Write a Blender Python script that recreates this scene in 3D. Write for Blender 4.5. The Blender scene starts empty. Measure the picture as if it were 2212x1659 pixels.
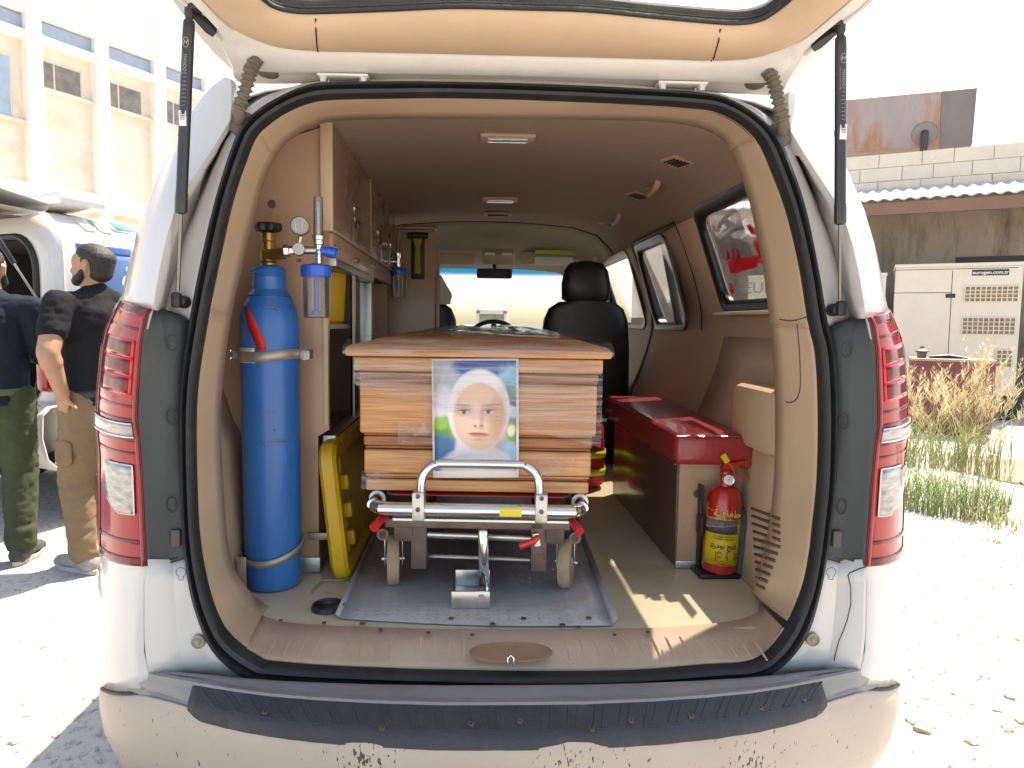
import bpy, bmesh, math, random
import numpy as np
from mathutils import Vector, Matrix
random.seed(7)
S = bpy.context.scene
COL = S.collection
PI = math.pi

# ------------------------------------------------------------------ camera
CAM = np.array([-.1026, -1.6, 1.34]); PXW, PXH = 2212., 1659.
FPX = .693*PXW; CX, CY = 1061.6, 829.5
_y, _p, _r = map(math.radians, (1.904, -4.919, .658))
_f = np.array([math.sin(_y)*math.cos(_p), math.cos(_y)*math.cos(_p), math.sin(_p)])
_rr = np.array([math.cos(_y), -math.sin(_y), 0.]); _uu = np.cross(_rr, _f)
_R = math.cos(_r)*_rr + math.sin(_r)*_uu; _U = -math.sin(_r)*_rr + math.cos(_r)*_uu
cd = bpy.data.cameras.new('camera'); cam = bpy.data.objects.new('camera', cd); COL.objects.link(cam)
cd.sensor_width = 36; cd.lens = 36*FPX/PXW; cd.shift_x = (PXW/2-CX)/PXW
cd.clip_start = .05; cd.clip_end = 1500
cam.matrix_world = Matrix(((_R[0], _U[0], -_f[0], CAM[0]), (_R[1], _U[1], -_f[1], CAM[1]), (_R[2], _U[2], -_f[2], CAM[2]), (0, 0, 0, 1)))
S.camera = cam
S.render.resolution_x, S.render.resolution_y = 1024, 768

# ------------------------------------------------------------------ light
SUN = Vector((.36, .38, 1.)).normalized()
w = bpy.data.worlds.new('World'); S.world = w; w.use_nodes = True
nt = w.node_tree; bg = nt.nodes['Background']
sky = nt.nodes.new('ShaderNodeTexSky'); sky.sky_type = 'NISHITA'; sky.sun_disc = False
sky.sun_elevation = math.asin(SUN.z); sky.sun_rotation = math.atan2(SUN.x, SUN.y)
sky.dust_density = 1.6; sky.air_density = 1.0; sky.ozone_density = .6
nt.links.new(sky.outputs[0], bg.inputs[0]); bg.inputs[1].default_value = .15
sl = bpy.data.lights.new('sun', 'SUN'); sl.energy = 4.6; sl.angle = math.radians(.53); sl.color = (1, .95, .87)
so = bpy.data.objects.new('sun', sl); COL.objects.link(so)
so.rotation_euler = SUN.to_track_quat('Z', 'Y').to_euler(); so.location = (3, 2, 9)
S.view_settings.view_transform = 'Standard'; S.view_settings.look = 'None'
S.view_settings.gamma = 1; S.view_settings.use_curve_mapping = False
S.view_settings.exposure = 1.42
S.view_settings.use_white_balance = True; S.view_settings.white_balance_temperature = 7450
S.render.engine = 'CYCLES'
S.cycles.max_bounces = 10; S.cycles.diffuse_bounces = 6; S.cycles.transparent_max_bounces = 24

# ------------------------------------------------------------------ pixel -> place helpers
def ray(a, b): return _f + _R*(a-CX)/FPX + _U*(CY-b)/FPX
def W(a, b, x=None, y=None, z=None):
    d = ray(a, b)
    k = (x-CAM[0])/d[0] if x is not None else (y-CAM[1])/d[1] if y is not None else (z-CAM[2])/d[2]
    return CAM + d*k
def ip(t, xs, ys): return float(np.interp(t, xs, ys))
def g(z): return ip(z, (.45, .85, 1.38, 1.6, 1.8, 1.93), (-.015, -.01, .03, .065, .105, .15))
def RP(a, b, dy=0.):
    y = 0.
    for _ in range(8):
        p = W(a, b, y=y+dy); y = g(p[2])
    return W(a, b, y=y+dy)

def HIT(a, b, off=.002):
    """first built surface seen at a pixel, moved a hair towards the camera"""
    d = ray(a, b); d = d/np.linalg.norm(d); dg = bpy.context.evaluated_depsgraph_get(); ok, loc, *_ = S.ray_cast(dg, Vector(CAM), Vector(d))
    return np.array(loc)-d*off if ok else None

# ------------------------------------------------------------------ materials
MATS = {}
def M(name, col, rough=.5, metal=0., var=.12, vs=6., bump=0., bs=60., spec=.5, coat=0., stretch=None, col2=None, c2lo=.5, c2hi=.7, c2s=3., detail=4, trans=0., alpha=None, sss=0.):
    if name in MATS: return MATS[name]
    m = bpy.data.materials.new(name); m.use_nodes = True; t = m.node_tree; b = t.nodes['Principled BSDF']
    b.inputs['Roughness'].default_value = rough; b.inputs['Metallic'].default_value = metal
    b.inputs['Specular IOR Level'].default_value = spec; b.inputs['Coat Weight'].default_value = coat
    b.inputs['Coat Roughness'].default_value = .08
    if trans: b.inputs['Transmission Weight'].default_value = trans
    if sss:
        b.inputs['Subsurface Weight'].default_value = sss; b.inputs['Subsurface Radius'].default_value = (.01, .004, .002)
    tc = t.nodes.new('ShaderNodeTexCoord'); mp = t.nodes.new('ShaderNodeMapping')
    if stretch: mp.inputs['Scale'].default_value = stretch
    t.links.new(tc.outputs['Object'], mp.inputs[0])
    n = t.nodes.new('ShaderNodeTexNoise'); n.inputs['Scale'].default_value = vs; n.inputs['Detail'].default_value = detail; n.inputs['Roughness'].default_value = .65
    t.links.new(mp.outputs[0], n.inputs['Vector'])
    rp = t.nodes.new('ShaderNodeValToRGB'); e = rp.color_ramp.elements
    c = np.array(col[:3], float)
    e[0].position = .25; e[0].color = (*(c*(1-var)), 1); e[1].position = .75; e[1].color = (*np.minimum(c*(1+var), 1), 1)
    t.links.new(n.outputs[0], rp.inputs[0]); out = rp.outputs[0]
    if col2 is not None:
        n2 = t.nodes.new('ShaderNodeTexNoise'); n2.inputs['Scale'].default_value = c2s; n2.inputs['Detail'].default_value = 8; n2.inputs['Roughness'].default_value = .7
        t.links.new(mp.outputs[0], n2.inputs['Vector'])
        mr = t.nodes.new('ShaderNodeMapRange'); mr.inputs[1].default_value = c2lo; mr.inputs[2].default_value = c2hi
        t.links.new(n2.outputs[0], mr.inputs[0])
        mx = t.nodes.new('ShaderNodeMix'); mx.data_type = 'RGBA'
        t.links.new(mr.outputs[0], mx.inputs[0]); t.links.new(out, mx.inputs[6]); mx.inputs[7].default_value = (*col2, 1); out = mx.outputs[2]
    t.links.new(out, b.inputs['Base Color'])
    rv = t.nodes.new('ShaderNodeMapRange'); rv.inputs[3].default_value = max(.02, rough-.07); rv.inputs[4].default_value = min(1, rough+.1)
    t.links.new(n.outputs[0], rv.inputs[0]); t.links.new(rv.outputs[0], b.inputs['Roughness'])
    if bump:
        n3 = t.nodes.new('ShaderNodeTexNoise'); n3.inputs['Scale'].default_value = bs; n3.inputs['Detail'].default_value = 5
        t.links.new(mp.outputs[0], n3.inputs['Vector'])
        bp = t.nodes.new('ShaderNodeBump'); bp.inputs['Strength'].default_value = bump; bp.inputs['Distance'].default_value = .01
        t.links.new(n3.outputs[0], bp.inputs['Height']); t.links.new(bp.outputs[0], b.inputs['Normal'])
    MATS[name] = m; return m
def GLASS(name, tint=(.85, .88, .88), refl=.5, rough=.02, haze=0., hcol=(.6, .6, .6)):
    if name in MATS: return MATS[name]
    m = bpy.data.materials.new(name); m.use_nodes = True; t = m.node_tree
    t.nodes.remove(t.nodes['Principled BSDF']); o = t.nodes['Material Output']
    tr = t.nodes.new('ShaderNodeBsdfTransparent'); tr.inputs[0].default_value = (*tint, 1)
    gl = t.nodes.new('ShaderNodeBsdfGlossy'); gl.inputs['Roughness'].default_value = rough
    fr = t.nodes.new('ShaderNodeFresnel'); fr.inputs[0].default_value = 1.45
    mu = t.nodes.new('ShaderNodeMath'); mu.operation = 'MULTIPLY'; mu.inputs[1].default_value = refl*2
    t.links.new(fr.outputs[0], mu.inputs[0])
    mx = t.nodes.new('ShaderNodeMixShader'); t.links.new(mu.outputs[0], mx.inputs[0]); t.links.new(tr.outputs[0], mx.inputs[1]); t.links.new(gl.outputs[0], mx.inputs[2])
    out = mx
    if haze:
        df = t.nodes.new('ShaderNodeBsdfDiffuse'); df.inputs[0].default_value = (*hcol, 1)
        tc = t.nodes.new('ShaderNodeTexCoord'); n = t.nodes.new('ShaderNodeTexNoise'); n.inputs['Scale'].default_value = 9; n.inputs['Detail'].default_value = 6
        t.links.new(tc.outputs['Object'], n.inputs['Vector'])
        mr = t.nodes.new('ShaderNodeMapRange'); mr.inputs[1].default_value = .3; mr.inputs[2].default_value = .75; mr.inputs[3].default_value = haze*.4; mr.inputs[4].default_value = haze*1.6
        t.links.new(n.outputs[0], mr.inputs[0])
        m2 = t.nodes.new('ShaderNodeMixShader'); t.links.new(mr.outputs[0], m2.inputs[0]); t.links.new(mx.outputs[0], m2.inputs[1]); t.links.new(df.outputs[0], m2.inputs[2]); out = m2
    t.links.new(out.outputs[0], o.inputs[0]); MATS[name] = m; return m

# ------------------------------------------------------------------ mesh helpers
class MB:
    def __init__(s): s.v = []; s.f = []
    def add(s, v, f):
        o = len(s.v); s.v += [tuple(map(float, p)) for p in v]; s.f += [tuple(i+o for i in q) for q in f]; return s
    def box(s, c, d, bev=0., rot=None, seg=2):
        bm = bmesh.new(); bmesh.ops.create_cube(bm, size=1)
        for v in bm.verts: v.co = Vector((v.co.x*d[0], v.co.y*d[1], v.co.z*d[2]))
        if bev: bmesh.ops.bevel(bm, geom=bm.edges[:], offset=min(bev, min(d)*.49), segments=seg, profile=.5, affect='EDGES')
        if rot is not None:
            from mathutils import Euler
            bm.transform(Euler(rot).to_matrix().to_4x4())
        bm.transform(Matrix.Translation(c)); bm.verts.index_update()
        s.add([v.co[:] for v in bm.verts], [[v.index for v in f.verts] for f in bm.faces]); bm.free(); return s
    def b2(s, lo, hi, bev=0.): return s.box([(a+b)/2 for a, b in zip(lo, hi)], [abs(b-a) for a, b in zip(lo, hi)], bev)
    def tube(s, pts, r, n=10, closed=False, caps=True, sq=None):
        P = [Vector(p) for p in pts]; k = len(P); rs = r if isinstance(r, (list, tuple)) else [r]*k
        T = []
        for i in range(k):
            a = P[(i-1) % k] if closed or i else P[i]; b = P[(i+1) % k] if closed or i < k-1 else P[i]
            t = (b-a); T.append(t.normalized() if t.length > 1e-9 else Vector((0, 0, 1)))
        up = Vector((0, 0, 1)) if abs(T[0].z) < .9 else Vector((1, 0, 0))
        nn = (up-T[0]*up.dot(T[0])).normalized(); vs = []
        for i in range(k):
            nn = (nn-T[i]*nn.dot(T[i])); nn = nn.normalized() if nn.length > 1e-6 else T[i].orthogonal().normalized()
            bb = T[i].cross(nn)
            for j in range(n):
                a = 2*PI*j/n; ca, sa = math.cos(a), math.sin(a)
                if sq: ca *= sq[0]; sa *= sq[1]
                vs.append(P[i]+nn*ca*rs[i]+bb*sa*rs[i])
        fs = []
        for i in range(k if closed else k-1):
            for j in range(n):
                a = i*n+j; b = i*n+(j+1) % n; c = ((i+1) % k)*n+(j+1) % n; d = ((i+1) % k)*n+j
                fs.append((a, b, c, d))
        if caps and not closed: fs += [tuple(range(n-1, -1, -1)), tuple((k-1)*n+j for j in range(n))]
        return s.add(vs, fs)
    def lathe(s, prof, c=(0, 0, 0), axis=(0, 0, 1), n=24, sc=(1, 1)):
        ax = Vector(axis).normalized(); e1 = ax.orthogonal().normalized() if abs(ax.z) < .99 else Vector((1, 0, 0)); e2 = ax.cross(e1)
        c = Vector(c); vs = []; fs = []
        for r, z in prof:
            for j in range(n):
                a = 2*PI*j/n; vs.append(c+ax*z+(e1*math.cos(a)*sc[0]+e2*math.sin(a)*sc[1])*r)
        for i in range(len(prof)-1):
            for j in range(n): fs.append((i*n+j, i*n+(j+1) % n, (i+1)*n+(j+1) % n, (i+1)*n+j))
        if prof[0][0] > 1e-5: fs.append(tuple(range(n-1, -1, -1)))
        if prof[-1][0] > 1e-5: fs.append(tuple((len(prof)-1)*n+j for j in range(n)))
        return s.add(vs, fs)
    def cyl(s, a, b, r, n=16, r2=None):
        a = Vector(a); b = Vector(b); return s.lathe([(r, 0), (r2 if r2 is not None else r, (b-a).length)], a, b-a, n)
    def prism(s, poly, d):
        """closed polygon of 3-D points extruded by vector d"""
        k = len(poly); P = [Vector(p) for p in poly]; d = Vector(d)
        return s.add(P+[p+d for p in P], [tuple(range(k-1, -1, -1)), tuple(range(k, 2*k))]+[(i, (i+1) % k, k+(i+1) % k, k+i) for i in range(k)])
    def grid(s, rows, cu=False, cv=False):
        m = len(rows); n = len(rows[0]); fs = []
        for i in range(m if cv else m-1):
            for j in range(n if cu else n-1):
                fs.append((i*n+j, i*n+(j+1) % n, ((i+1) % m)*n+(j+1) % n, ((i+1) % m)*n+j))
        return s.add([p for r_ in rows for p in r_], fs)
    def ell(s, c, r, n=12, m=8):
        vs = []; rows = []
        for i in range(m+1):
            t = PI*i/m; rows.append([(c[0]+r[0]*math.sin(t)*math.cos(2*PI*j/n), c[1]+r[1]*math.sin(t)*math.sin(2*PI*j/n), c[2]+r[2]*math.cos(t)) for j in range(n)])
        return s.grid(rows, cu=True)
    def mir(s):
        o = MB(); o.v = [(-x, y, z) for x, y, z in s.v]; o.f = [tuple(reversed(q)) for q in s.f]; return o
    def xf(s, mat):
        s.v = [tuple(mat @ Vector(p)) for p in s.v]; return s
    def build(s, name, mat, parent=None, smooth=True, angle=35, solid=0., off=0., bevel=0., stuff=False, label=None):
        o3 = ORG.get(parent.name, Vector((0, 0, 0))) if parent else Vector((0, 0, 0))
        me = bpy.data.meshes.new(name); me.from_pydata([(x-o3[0], y-o3[1], z-o3[2]) for x, y, z in s.v], [], s.f)
        bm = bmesh.new(); bm.from_mesh(me); bmesh.ops.remove_doubles(bm, verts=bm.verts, dist=2e-5); bmesh.ops.recalc_face_normals(bm, faces=bm.faces[:]); bm.to_mesh(me); bm.free()
        if smooth:
            for p in me.polygons: p.use_smooth = True
            me.set_sharp_from_angle(angle=math.radians(angle))
        ob = bpy.data.objects.new(name, me); COL.objects.link(ob)
        if mat: me.materials.append(mat)
        if parent: ob.parent = parent; ORG[ob.name] = o3
        if solid:
            md = ob.modifiers.new('solid', 'SOLIDIFY'); md.thickness = solid; md.offset = off
        if bevel:
            md = ob.modifiers.new('bevel', 'BEVEL'); md.width = bevel; md.segments = 2; md.limit_method = 'ANGLE'
        if stuff: ob['kind'] = 'stuff'
        if label: ob['label'] = label
        return ob
ORG = {}
def tag(o, label, cat, group=None):
    o['label'] = label; o['category'] = cat
    if group: o['group'] = group
    return o
def thing(name, label, cat, loc=(0, 0, 0), rotz=0., group=None, local=False):
    """an Empty at the base; with local=False its parts are given in world coordinates"""
    o = bpy.data.objects.new(name, None); COL.objects.link(o); o.location = loc; o.rotation_euler = (0, 0, rotz); o.empty_display_size = .05
    ORG[o.name] = Vector((0, 0, 0)) if local else Vector(loc)
    return tag(o, label, cat, group)
def struct(mb, name, mat, **k):
    o = mb.build(name, mat, **k); o['kind'] = 'structure'; return o
def copy_tree(o, parent=None):
    c = o.copy(); COL.objects.link(c); c.parent = parent
    for ch in o.children: copy_tree(ch, c)
    return c
def smooth_curve(pts, n, closed=True):
    """Catmull-Rom through pts, n samples"""
    P = np.array(pts, float); k = len(P); out = []
    m = k if closed else k-1
    for i in range(n):
        t = i/n*m if closed else i/(n-1)*m
        a = min(int(t), m-1); q = t-a
        idx = [(a+j) % k if closed else min(max(a+j, 0), k-1) for j in (-1, 0, 1, 2)]
        p0, p1, p2, p3 = P[idx]
        out.append(.5*((2*p1)+(-p0+p2)*q+(2*p0-5*p1+4*p2-p3)*q*q+(-p0+3*p1-3*p2+p3)*q**3))
    return np.array(out)
def rrect(x0, x1, z0, z1, r, n=5):
    """rounded rectangle outline (2-D), counter-clockwise"""
    o = []
    for cx, cz, a0 in ((x1-r, z1-r, 0), (x0+r, z1-r, 90), (x0+r, z0+r, 180), (x1-r, z0+r, 270)):
        for i in range(n+1):
            a = math.radians(a0+90*i/n); o.append((cx+r*math.cos(a), cz+r*math.sin(a)))
    return o
def text(name, body, size, mat, parent, origin, ex, ez, ext=.0008, align='CENTER', bold=0.):
    """flat lettering as a mesh; ex = reading direction, ez = up"""
    c = bpy.data.curves.new(name, 'FONT'); c.body = body; c.size = size; c.align_x = align; c.align_y = 'CENTER'; c.extrude = ext; c.offset = bold
    t = bpy.data.objects.new(name, c); COL.objects.link(t)
    me = bpy.data.meshes.new_from_object(t); bpy.data.objects.remove(t)
    ex = Vector(ex).normalized(); ez = Vector(ez).normalized(); ey = ex.cross(ez)
    mm = Matrix(((ex.x, ez.x, -(-ex.cross(ez)).x, 0), (ex.y, ez.y, -(-ex.cross(ez)).y, 0), (ex.z, ez.z, -(-ex.cross(ez)).z, 0), (0, 0, 0, 1)))
    o3 = ORG.get(parent.name, Vector((0, 0, 0))) if parent else Vector((0, 0, 0))
    me.transform(Matrix.Translation(Vector(origin)-o3) @ mm); me.name = name
    me.materials.clear(); me.materials.append(mat)
    o = bpy.data.objects.new(name, me); COL.objects.link(o)
    if parent: o.parent = parent; ORG[o.name] = o3
    return o
# ================================================================== GROUND
def ground_mat():
    m = bpy.data.materials.new('dusty_concrete'); m.use_nodes = True; t = m.node_tree; b = t.nodes['Principled BSDF']
    b.inputs['Roughness'].default_value = .92; b.inputs['Specular IOR Level'].default_value = .2
    tc = t.nodes.new('ShaderNodeTexCoord')
    def noise(s, d=6, r=.65):
        n = t.nodes.new('ShaderNodeTexNoise'); n.inputs['Scale'].default_value = s; n.inputs['Detail'].default_value = d; n.inputs['Roughness'].default_value = r
        t.links.new(tc.outputs['Object'], n.inputs['Vector']); return n
    a = noise(1.3); r1 = t.nodes.new('ShaderNodeValToRGB'); e = r1.color_ramp.elements
    e[0].position = .3; e[0].color = (.42, .40, .375, 1); e[1].position = .7; e[1].color = (.56, .53, .50, 1); t.links.new(a.outputs[0], r1.inputs[0])
    c = noise(26, 8, .7); r2 = t.nodes.new('ShaderNodeValToRGB'); e = r2.color_ramp.elements
    e[0].position = .33; e[0].color = (.45, .44, .43, 1); e[1].position = .5; e[1].color = (1, 1, 1, 1); t.links.new(c.outputs[0], r2.inputs[0])
    mx = t.nodes.new('ShaderNodeMix'); mx.data_type = 'RGBA'; mx.blend_type = 'MULTIPLY'; mx.inputs[0].default_value = 1
    t.links.new(r1.outputs[0], mx.inputs[6]); t.links.new(r2.outputs[0], mx.inputs[7]); t.links.new(mx.outputs[2], b.inputs['Base Color'])
    h = noise(18, 10, .75); bp = t.nodes.new('ShaderNodeBump'); bp.inputs['Strength'].default_value = .55; bp.inputs['Distance'].default_value = .03
    t.links.new(h.outputs[0], bp.inputs['Height']); t.links.new(bp.outputs[0], b.inputs['Normal'])
    return m
GM = ground_mat()
rows = []
def gz(x, y):
    return .012*math.sin(x*1.7+y*.6)*math.sin(y*1.3-.4*x)+.004*math.sin(7*x+3*y)*math.sin(5*y-2*x)
xs = [-400, -120, -40, -14] + [-9+.25*i for i in range(73)] + [14, 40, 120, 400]
ys = [-120, -30, -8] + [-4+.25*i for i in range(73)] + [20, 40, 120, 500]
for y in ys: rows.append([(x, y, gz(x, y) if -9 <= x <= 9 and -4 <= y <= 14 else 0) for x in xs])
struct(MB().grid(rows), 'ground', GM, angle=60)

# ================================================================== THE VAN
WHITE = M('white_paint', (.64, .615, .58), .24, var=.02, vs=2, coat=.8, col2=(.50, .44, .37), c2lo=.54, c2hi=.95, c2s=2.6)
GREY = M('dark_grey_panel', (.042, .046, .048), .5, var=.15, vs=9, col2=(.10, .09, .08), c2lo=.55, c2hi=.9, c2s=4)
RUB = M('black_rubber', (.016, .016, .018), .55, var=.2, vs=14, col2=(.06, .055, .05), c2lo=.52, c2hi=.9, c2s=7, bump=.15, bs=90)
TAN = M('tan_plastic', (.56, .405, .265), .55, var=.06, vs=5, bump=.05, bs=220, col2=(.50, .35, .225), c2lo=.5, c2hi=.9)
SILL = M('dusty_sill_plastic', (.54, .39, .275), .65, var=.10, vs=7, col2=(.40, .26, .155), c2lo=.5, c2hi=.8, c2s=2.5, bump=.06, bs=160)
LINER = M('headliner_fabric', (.34, .25, .19), .95, var=.06, vs=30, bump=.12, bs=500, spec=.1)
BROWN = M('brown_wall_plastic', (.47, .325, .215), .6, var=.06, vs=5, bump=.05, bs=220)
VINYL = M('cream_vinyl_floor', (.64, .56, .39), .35, var=.10, vs=4, col2=(.44, .35, .23), c2lo=.52, c2hi=.8, c2s=2.2)
CHROME = M('chrome', (.75, .74, .72), .12, 1, var=.06)
STEEL = M('brushed_steel', (.56, .55, .53), .28, 1, var=.12, vs=10)
ALU = M('dull_aluminium', (.55, .54, .52), .42, 1, var=.12, vs=12)
IRON = M('rusty_brown_iron', (.16, .12, .10), .55, .6, var=.3, vs=20)
BLACK = M('black_plastic', (.018, .018, .019), .45, var=.2, vs=20)
RUBG = M('dusty_grey_rubber', (.15, .125, .095), .8, var=.25, vs=18, bump=.2, bs=80)
van = thing('ambulance_van', 'white ambulance van with raised tailgate, its rear open on a brown fitted interior', 'ambulance', (0, 0, 0))

def xo(z): return ip(z, (.3, .456, .52, .73, .88, 1.03, 1.19, 1.28, 1.324, 1.38, 1.5, 1.6, 1.685, 1.77, 1.86, 1.9, 1.93, 1.955), (.985, 1.0, 1.0, .985, .98, .975, .965, .955, .945, .915, .87, .835, .80, .766, .722, .662, .5, 0))
def xi(z): return ip(z, (.585, .9, 1.0, 1.06, 1.22, 1.34, 1.42, 1.55, 1.70, 1.74, 1.78, 1.86, 1.905, 1.925, 1.93), (.73, .76, .77, .80, .85, .875, .865, .828, .772, .752, .73, .65, .5, .25, 0))
ZO = [.3, .456, .6, .73, .88, 1.03, 1.19, 1.28, 1.34, 1.42, 1.5, 1.61, 1.72, 1.75, 1.82, 1.86, 1.9]
# windows: (y0, y1, z0, z1)
WIN = {'R': [(.30, 1.08, 1.42, 1.75), (1.56, 2.08, 1.34, 1.72), (2.3, 3.1, 1.34, 1.72)], 'L': [(.30, 1.03, 1.42, 1.75), (2.45, 3.1, 1.34, 1.72)]}
YS = [.45, .8, 1.03, 1.08, 1.56, 1.7, 2.08, 2.3, 2.45, 2.8, 3.1, 3.5]
def inwin(side, y, z): return any(a-.001 < y < b+.001 and c-.001 < z < d+.001 for a, b, c, d in WIN[side])
for side, sg in (('L', -1), ('R', 1)):
    m = MB(); ysl = sorted(set([.45]+YS)); P = lambda y, z: (sg*xo(z), y, z)
    for i in range(len(ysl)-1):
        for j in range(len(ZO)-1):
            yc, zc = (ysl[i]+ysl[i+1])/2, (ZO[j]+ZO[j+1])/2
            if inwin(side, yc, zc): continue
            m.add([P(ysl[i], ZO[j]), P(ysl[i+1], ZO[j]), P(ysl[i+1], ZO[j+1]), P(ysl[i], ZO[j+1])], [(0, 1, 2, 3)])
    m.build('side_panel', WHITE, van, solid=.004, angle=50)
# roof skin, bonnet, front
RX = [0, .25, .5, .6, .662]
def zr(x): return ip(abs(x), (0, .25, .5, .6, .662), (1.962, 1.955, 1.938, 1.922, 1.9))
rows = []
for y in (.19, .26, .45, .9, 1.6, 2.4, 3.1):
    dz = -.03 if y == .19 else -.006 if y == .26 else 0
    dz += -.03*max(0, (y-2.4)/.7)**2
    rows.append([(sx, y, zr(sx)+dz) for sx in (-.662, -.6, -.5, -.25, 0, .25, .5, .6, .662)])
MB().grid(rows).build('roof', WHITE, van, solid=.004, angle=60)
rows = []
for y, zt in ((3.5, 1.12), (3.95, 1.05), (4.35, .9), (4.45, .6), (4.45, .3)):
    hw = .92 if y < 4.2 else .82
    rows.append([(-hw, y, .3), (-hw, y, zt-.1), (-hw*.9, y, zt), (0, y, zt+.02), (hw*.9, y, zt), (hw, y, zt-.1), (hw, y, .3)])
MB().grid(rows).build('bonnet', WHITE, van, solid=.004)
# interior shell: headliner and walls
ZI = [.585, .75, .9, 1.0, 1.06, 1.2, 1.3, 1.34, 1.42, 1.55, 1.72, 1.75, 1.78, 1.82, 1.86, 1.905]
YI = [.24, .30, .8, 1.03, 1.08, 1.56, 1.7, 2.08, 2.3, 2.45, 2.8, 3.1, 3.42]
for side, sg in (('L', -1), ('R', 1)):
    m = MB()
    for i in range(len(YI)-1):
        for j in range(len(ZI)-1):
            yc, zc = (YI[i]+YI[i+1])/2, (ZI[j]+ZI[j+1])/2
            if inwin(side, yc, zc) or zc > 1.75: continue
            q = [(sg*xi(z), y, z) for y, z in ((YI[i], ZI[j]), (YI[i+1], ZI[j]), (YI[i+1], ZI[j+1]), (YI[i], ZI[j+1]))]
            m.add(q, [(0, 1, 2, 3)])
    m.build('side_wall_trim', BROWN, van, solid=.003, angle=40, off=0)
def hl(y): return -.012*max(0, (y-2.4)) - .22*max(0, (y-2.75)/.6)**2
rows = []
sec = [(xi(z), z) for z in (1.75, 1.78, 1.82, 1.86, 1.89, 1.905, 1.918, 1.925)]+[(.12, 1.929), (0, 1.93)]
full = [(-a, b) for a, b in sec]+[(a, b) for a, b in sec[::-1][1:]]
for y in (.23, .5, 1., 1.6, 2.2, 2.595): rows.append([(a, y, b) for a, b in full])
MB().grid(rows).build('headliner', LINER, van, solid=.003, angle=60)
rows = []
for y in (2.605, 2.75, 2.9, 3.05, 3.2, 3.32): rows.append([(a*(1-.03*max(0, y-2.9)), y, b+hl(y)-.004) for a, b in full])
MB().grid(rows).build('front_headliner', M('grey_headliner', (.40, .34, .26), .95, var=.05, vs=30, spec=.1), van, solid=.003, angle=60)
# floor
MB().b2((-.84, .10, .555), (.84, 3.3, .585)).build('van_floor', VINYL, van)
MB().b2((-.95, .1, .30), (.95, 3.4, .33)).build('underbody', BLACK, van)

# ---- rear opening: rubber seal
SEAL = [(1104, 1485, 1104, 1451), (775, 1475, 775, 1443), (592, 1469, 600, 1431), (528, 1459, 560, 1420), (464, 1404, 497, 1374), (427, 1321, 463, 1313), (406, 1227, 440, 1227), (398, 1120, 427, 1124), (393, 942, 422, 942), (396, 823, 427, 823), (414, 686, 450, 678), (440, 552, 476, 548), (469, 430, 503, 430), (504, 318, 535, 335), (527, 273, 555, 292), (564, 237, 588, 261), (608, 211, 625, 238), (658, 189, 665, 222), (712, 180, 716, 214), (860, 178, 860, 211), (960, 179, 960, 210), (1106, 182, 1106, 213), (1273, 188, 1262, 219), (1420, 196, 1410, 226), (1502, 201, 1490, 232), (1568, 215, 1545, 239), (1637, 257, 1600, 266), (1679, 302, 1640, 307), (1707, 365, 1668, 368), (1735, 450, 1700, 455), (1762, 580, 1729, 575), (1782, 697, 1748, 695), (1799, 768, 1764, 768), (1805, 898, 1770, 898), (1801, 1028, 1767, 1040), (1790, 1130, 1757, 1140), (1780, 1200, 1750, 1200), (1766, 1277, 1733, 1277), (1742, 1360, 1697, 1358), (1700, 1420, 1655, 1410), (1646, 1454, 1610, 1432), (1542, 1468, 1530, 1437), (1334, 1481, 1350, 1450)]
SO = smooth_curve([RP(a, b) for a, b, c, d in SEAL], 200); SI = smooth_curve([RP(c, d) for a, b, c, d in SEAL], 200)
rows = []
for (t, dy) in ((-.04, .03), (0, -.004), (.14, -.024), (.34, -.028), (.47, -.012), (.55, -.012), (.68, -.030), (.88, -.026), (1, -.006), (.97, .02)):
    rows.append([SO[i]*(1-t)+SI[i]*t+np.array([0, dy, 0]) for i in range(200)])
MB().grid(rows, cu=True).build('door_seal', RUB, van, angle=50)
# steel flange under the seal (white paint, closes the gap to the trim)
rows = [[SO[i]+np.array([0, .012, 0]) for i in range(200)], [(SI[i]+SO[i])/2+np.array([0, .02, 0]) for i in range(200)]]
MB().grid(rows, cu=True).build('seal_flange', WHITE, van, solid=.004)
rows = [[], [], []]
for i in range(int(12.3*200/43), int(30*200/43)):
    p = SO[i]; x = p[0]*1.02; zz = zr(min(abs(x), .662))
    rows[0].append(p+np.array([0, .008, 0])); rows[1].append(np.array([x, .16, (p[2]+.004)*.5+(zz-.025)*.5])); rows[2].append(np.array([x, .24, zz-.012]))
MB().grid(rows).build('roof_rear_lip', WHITE, van, solid=.003, angle=60)
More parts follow.
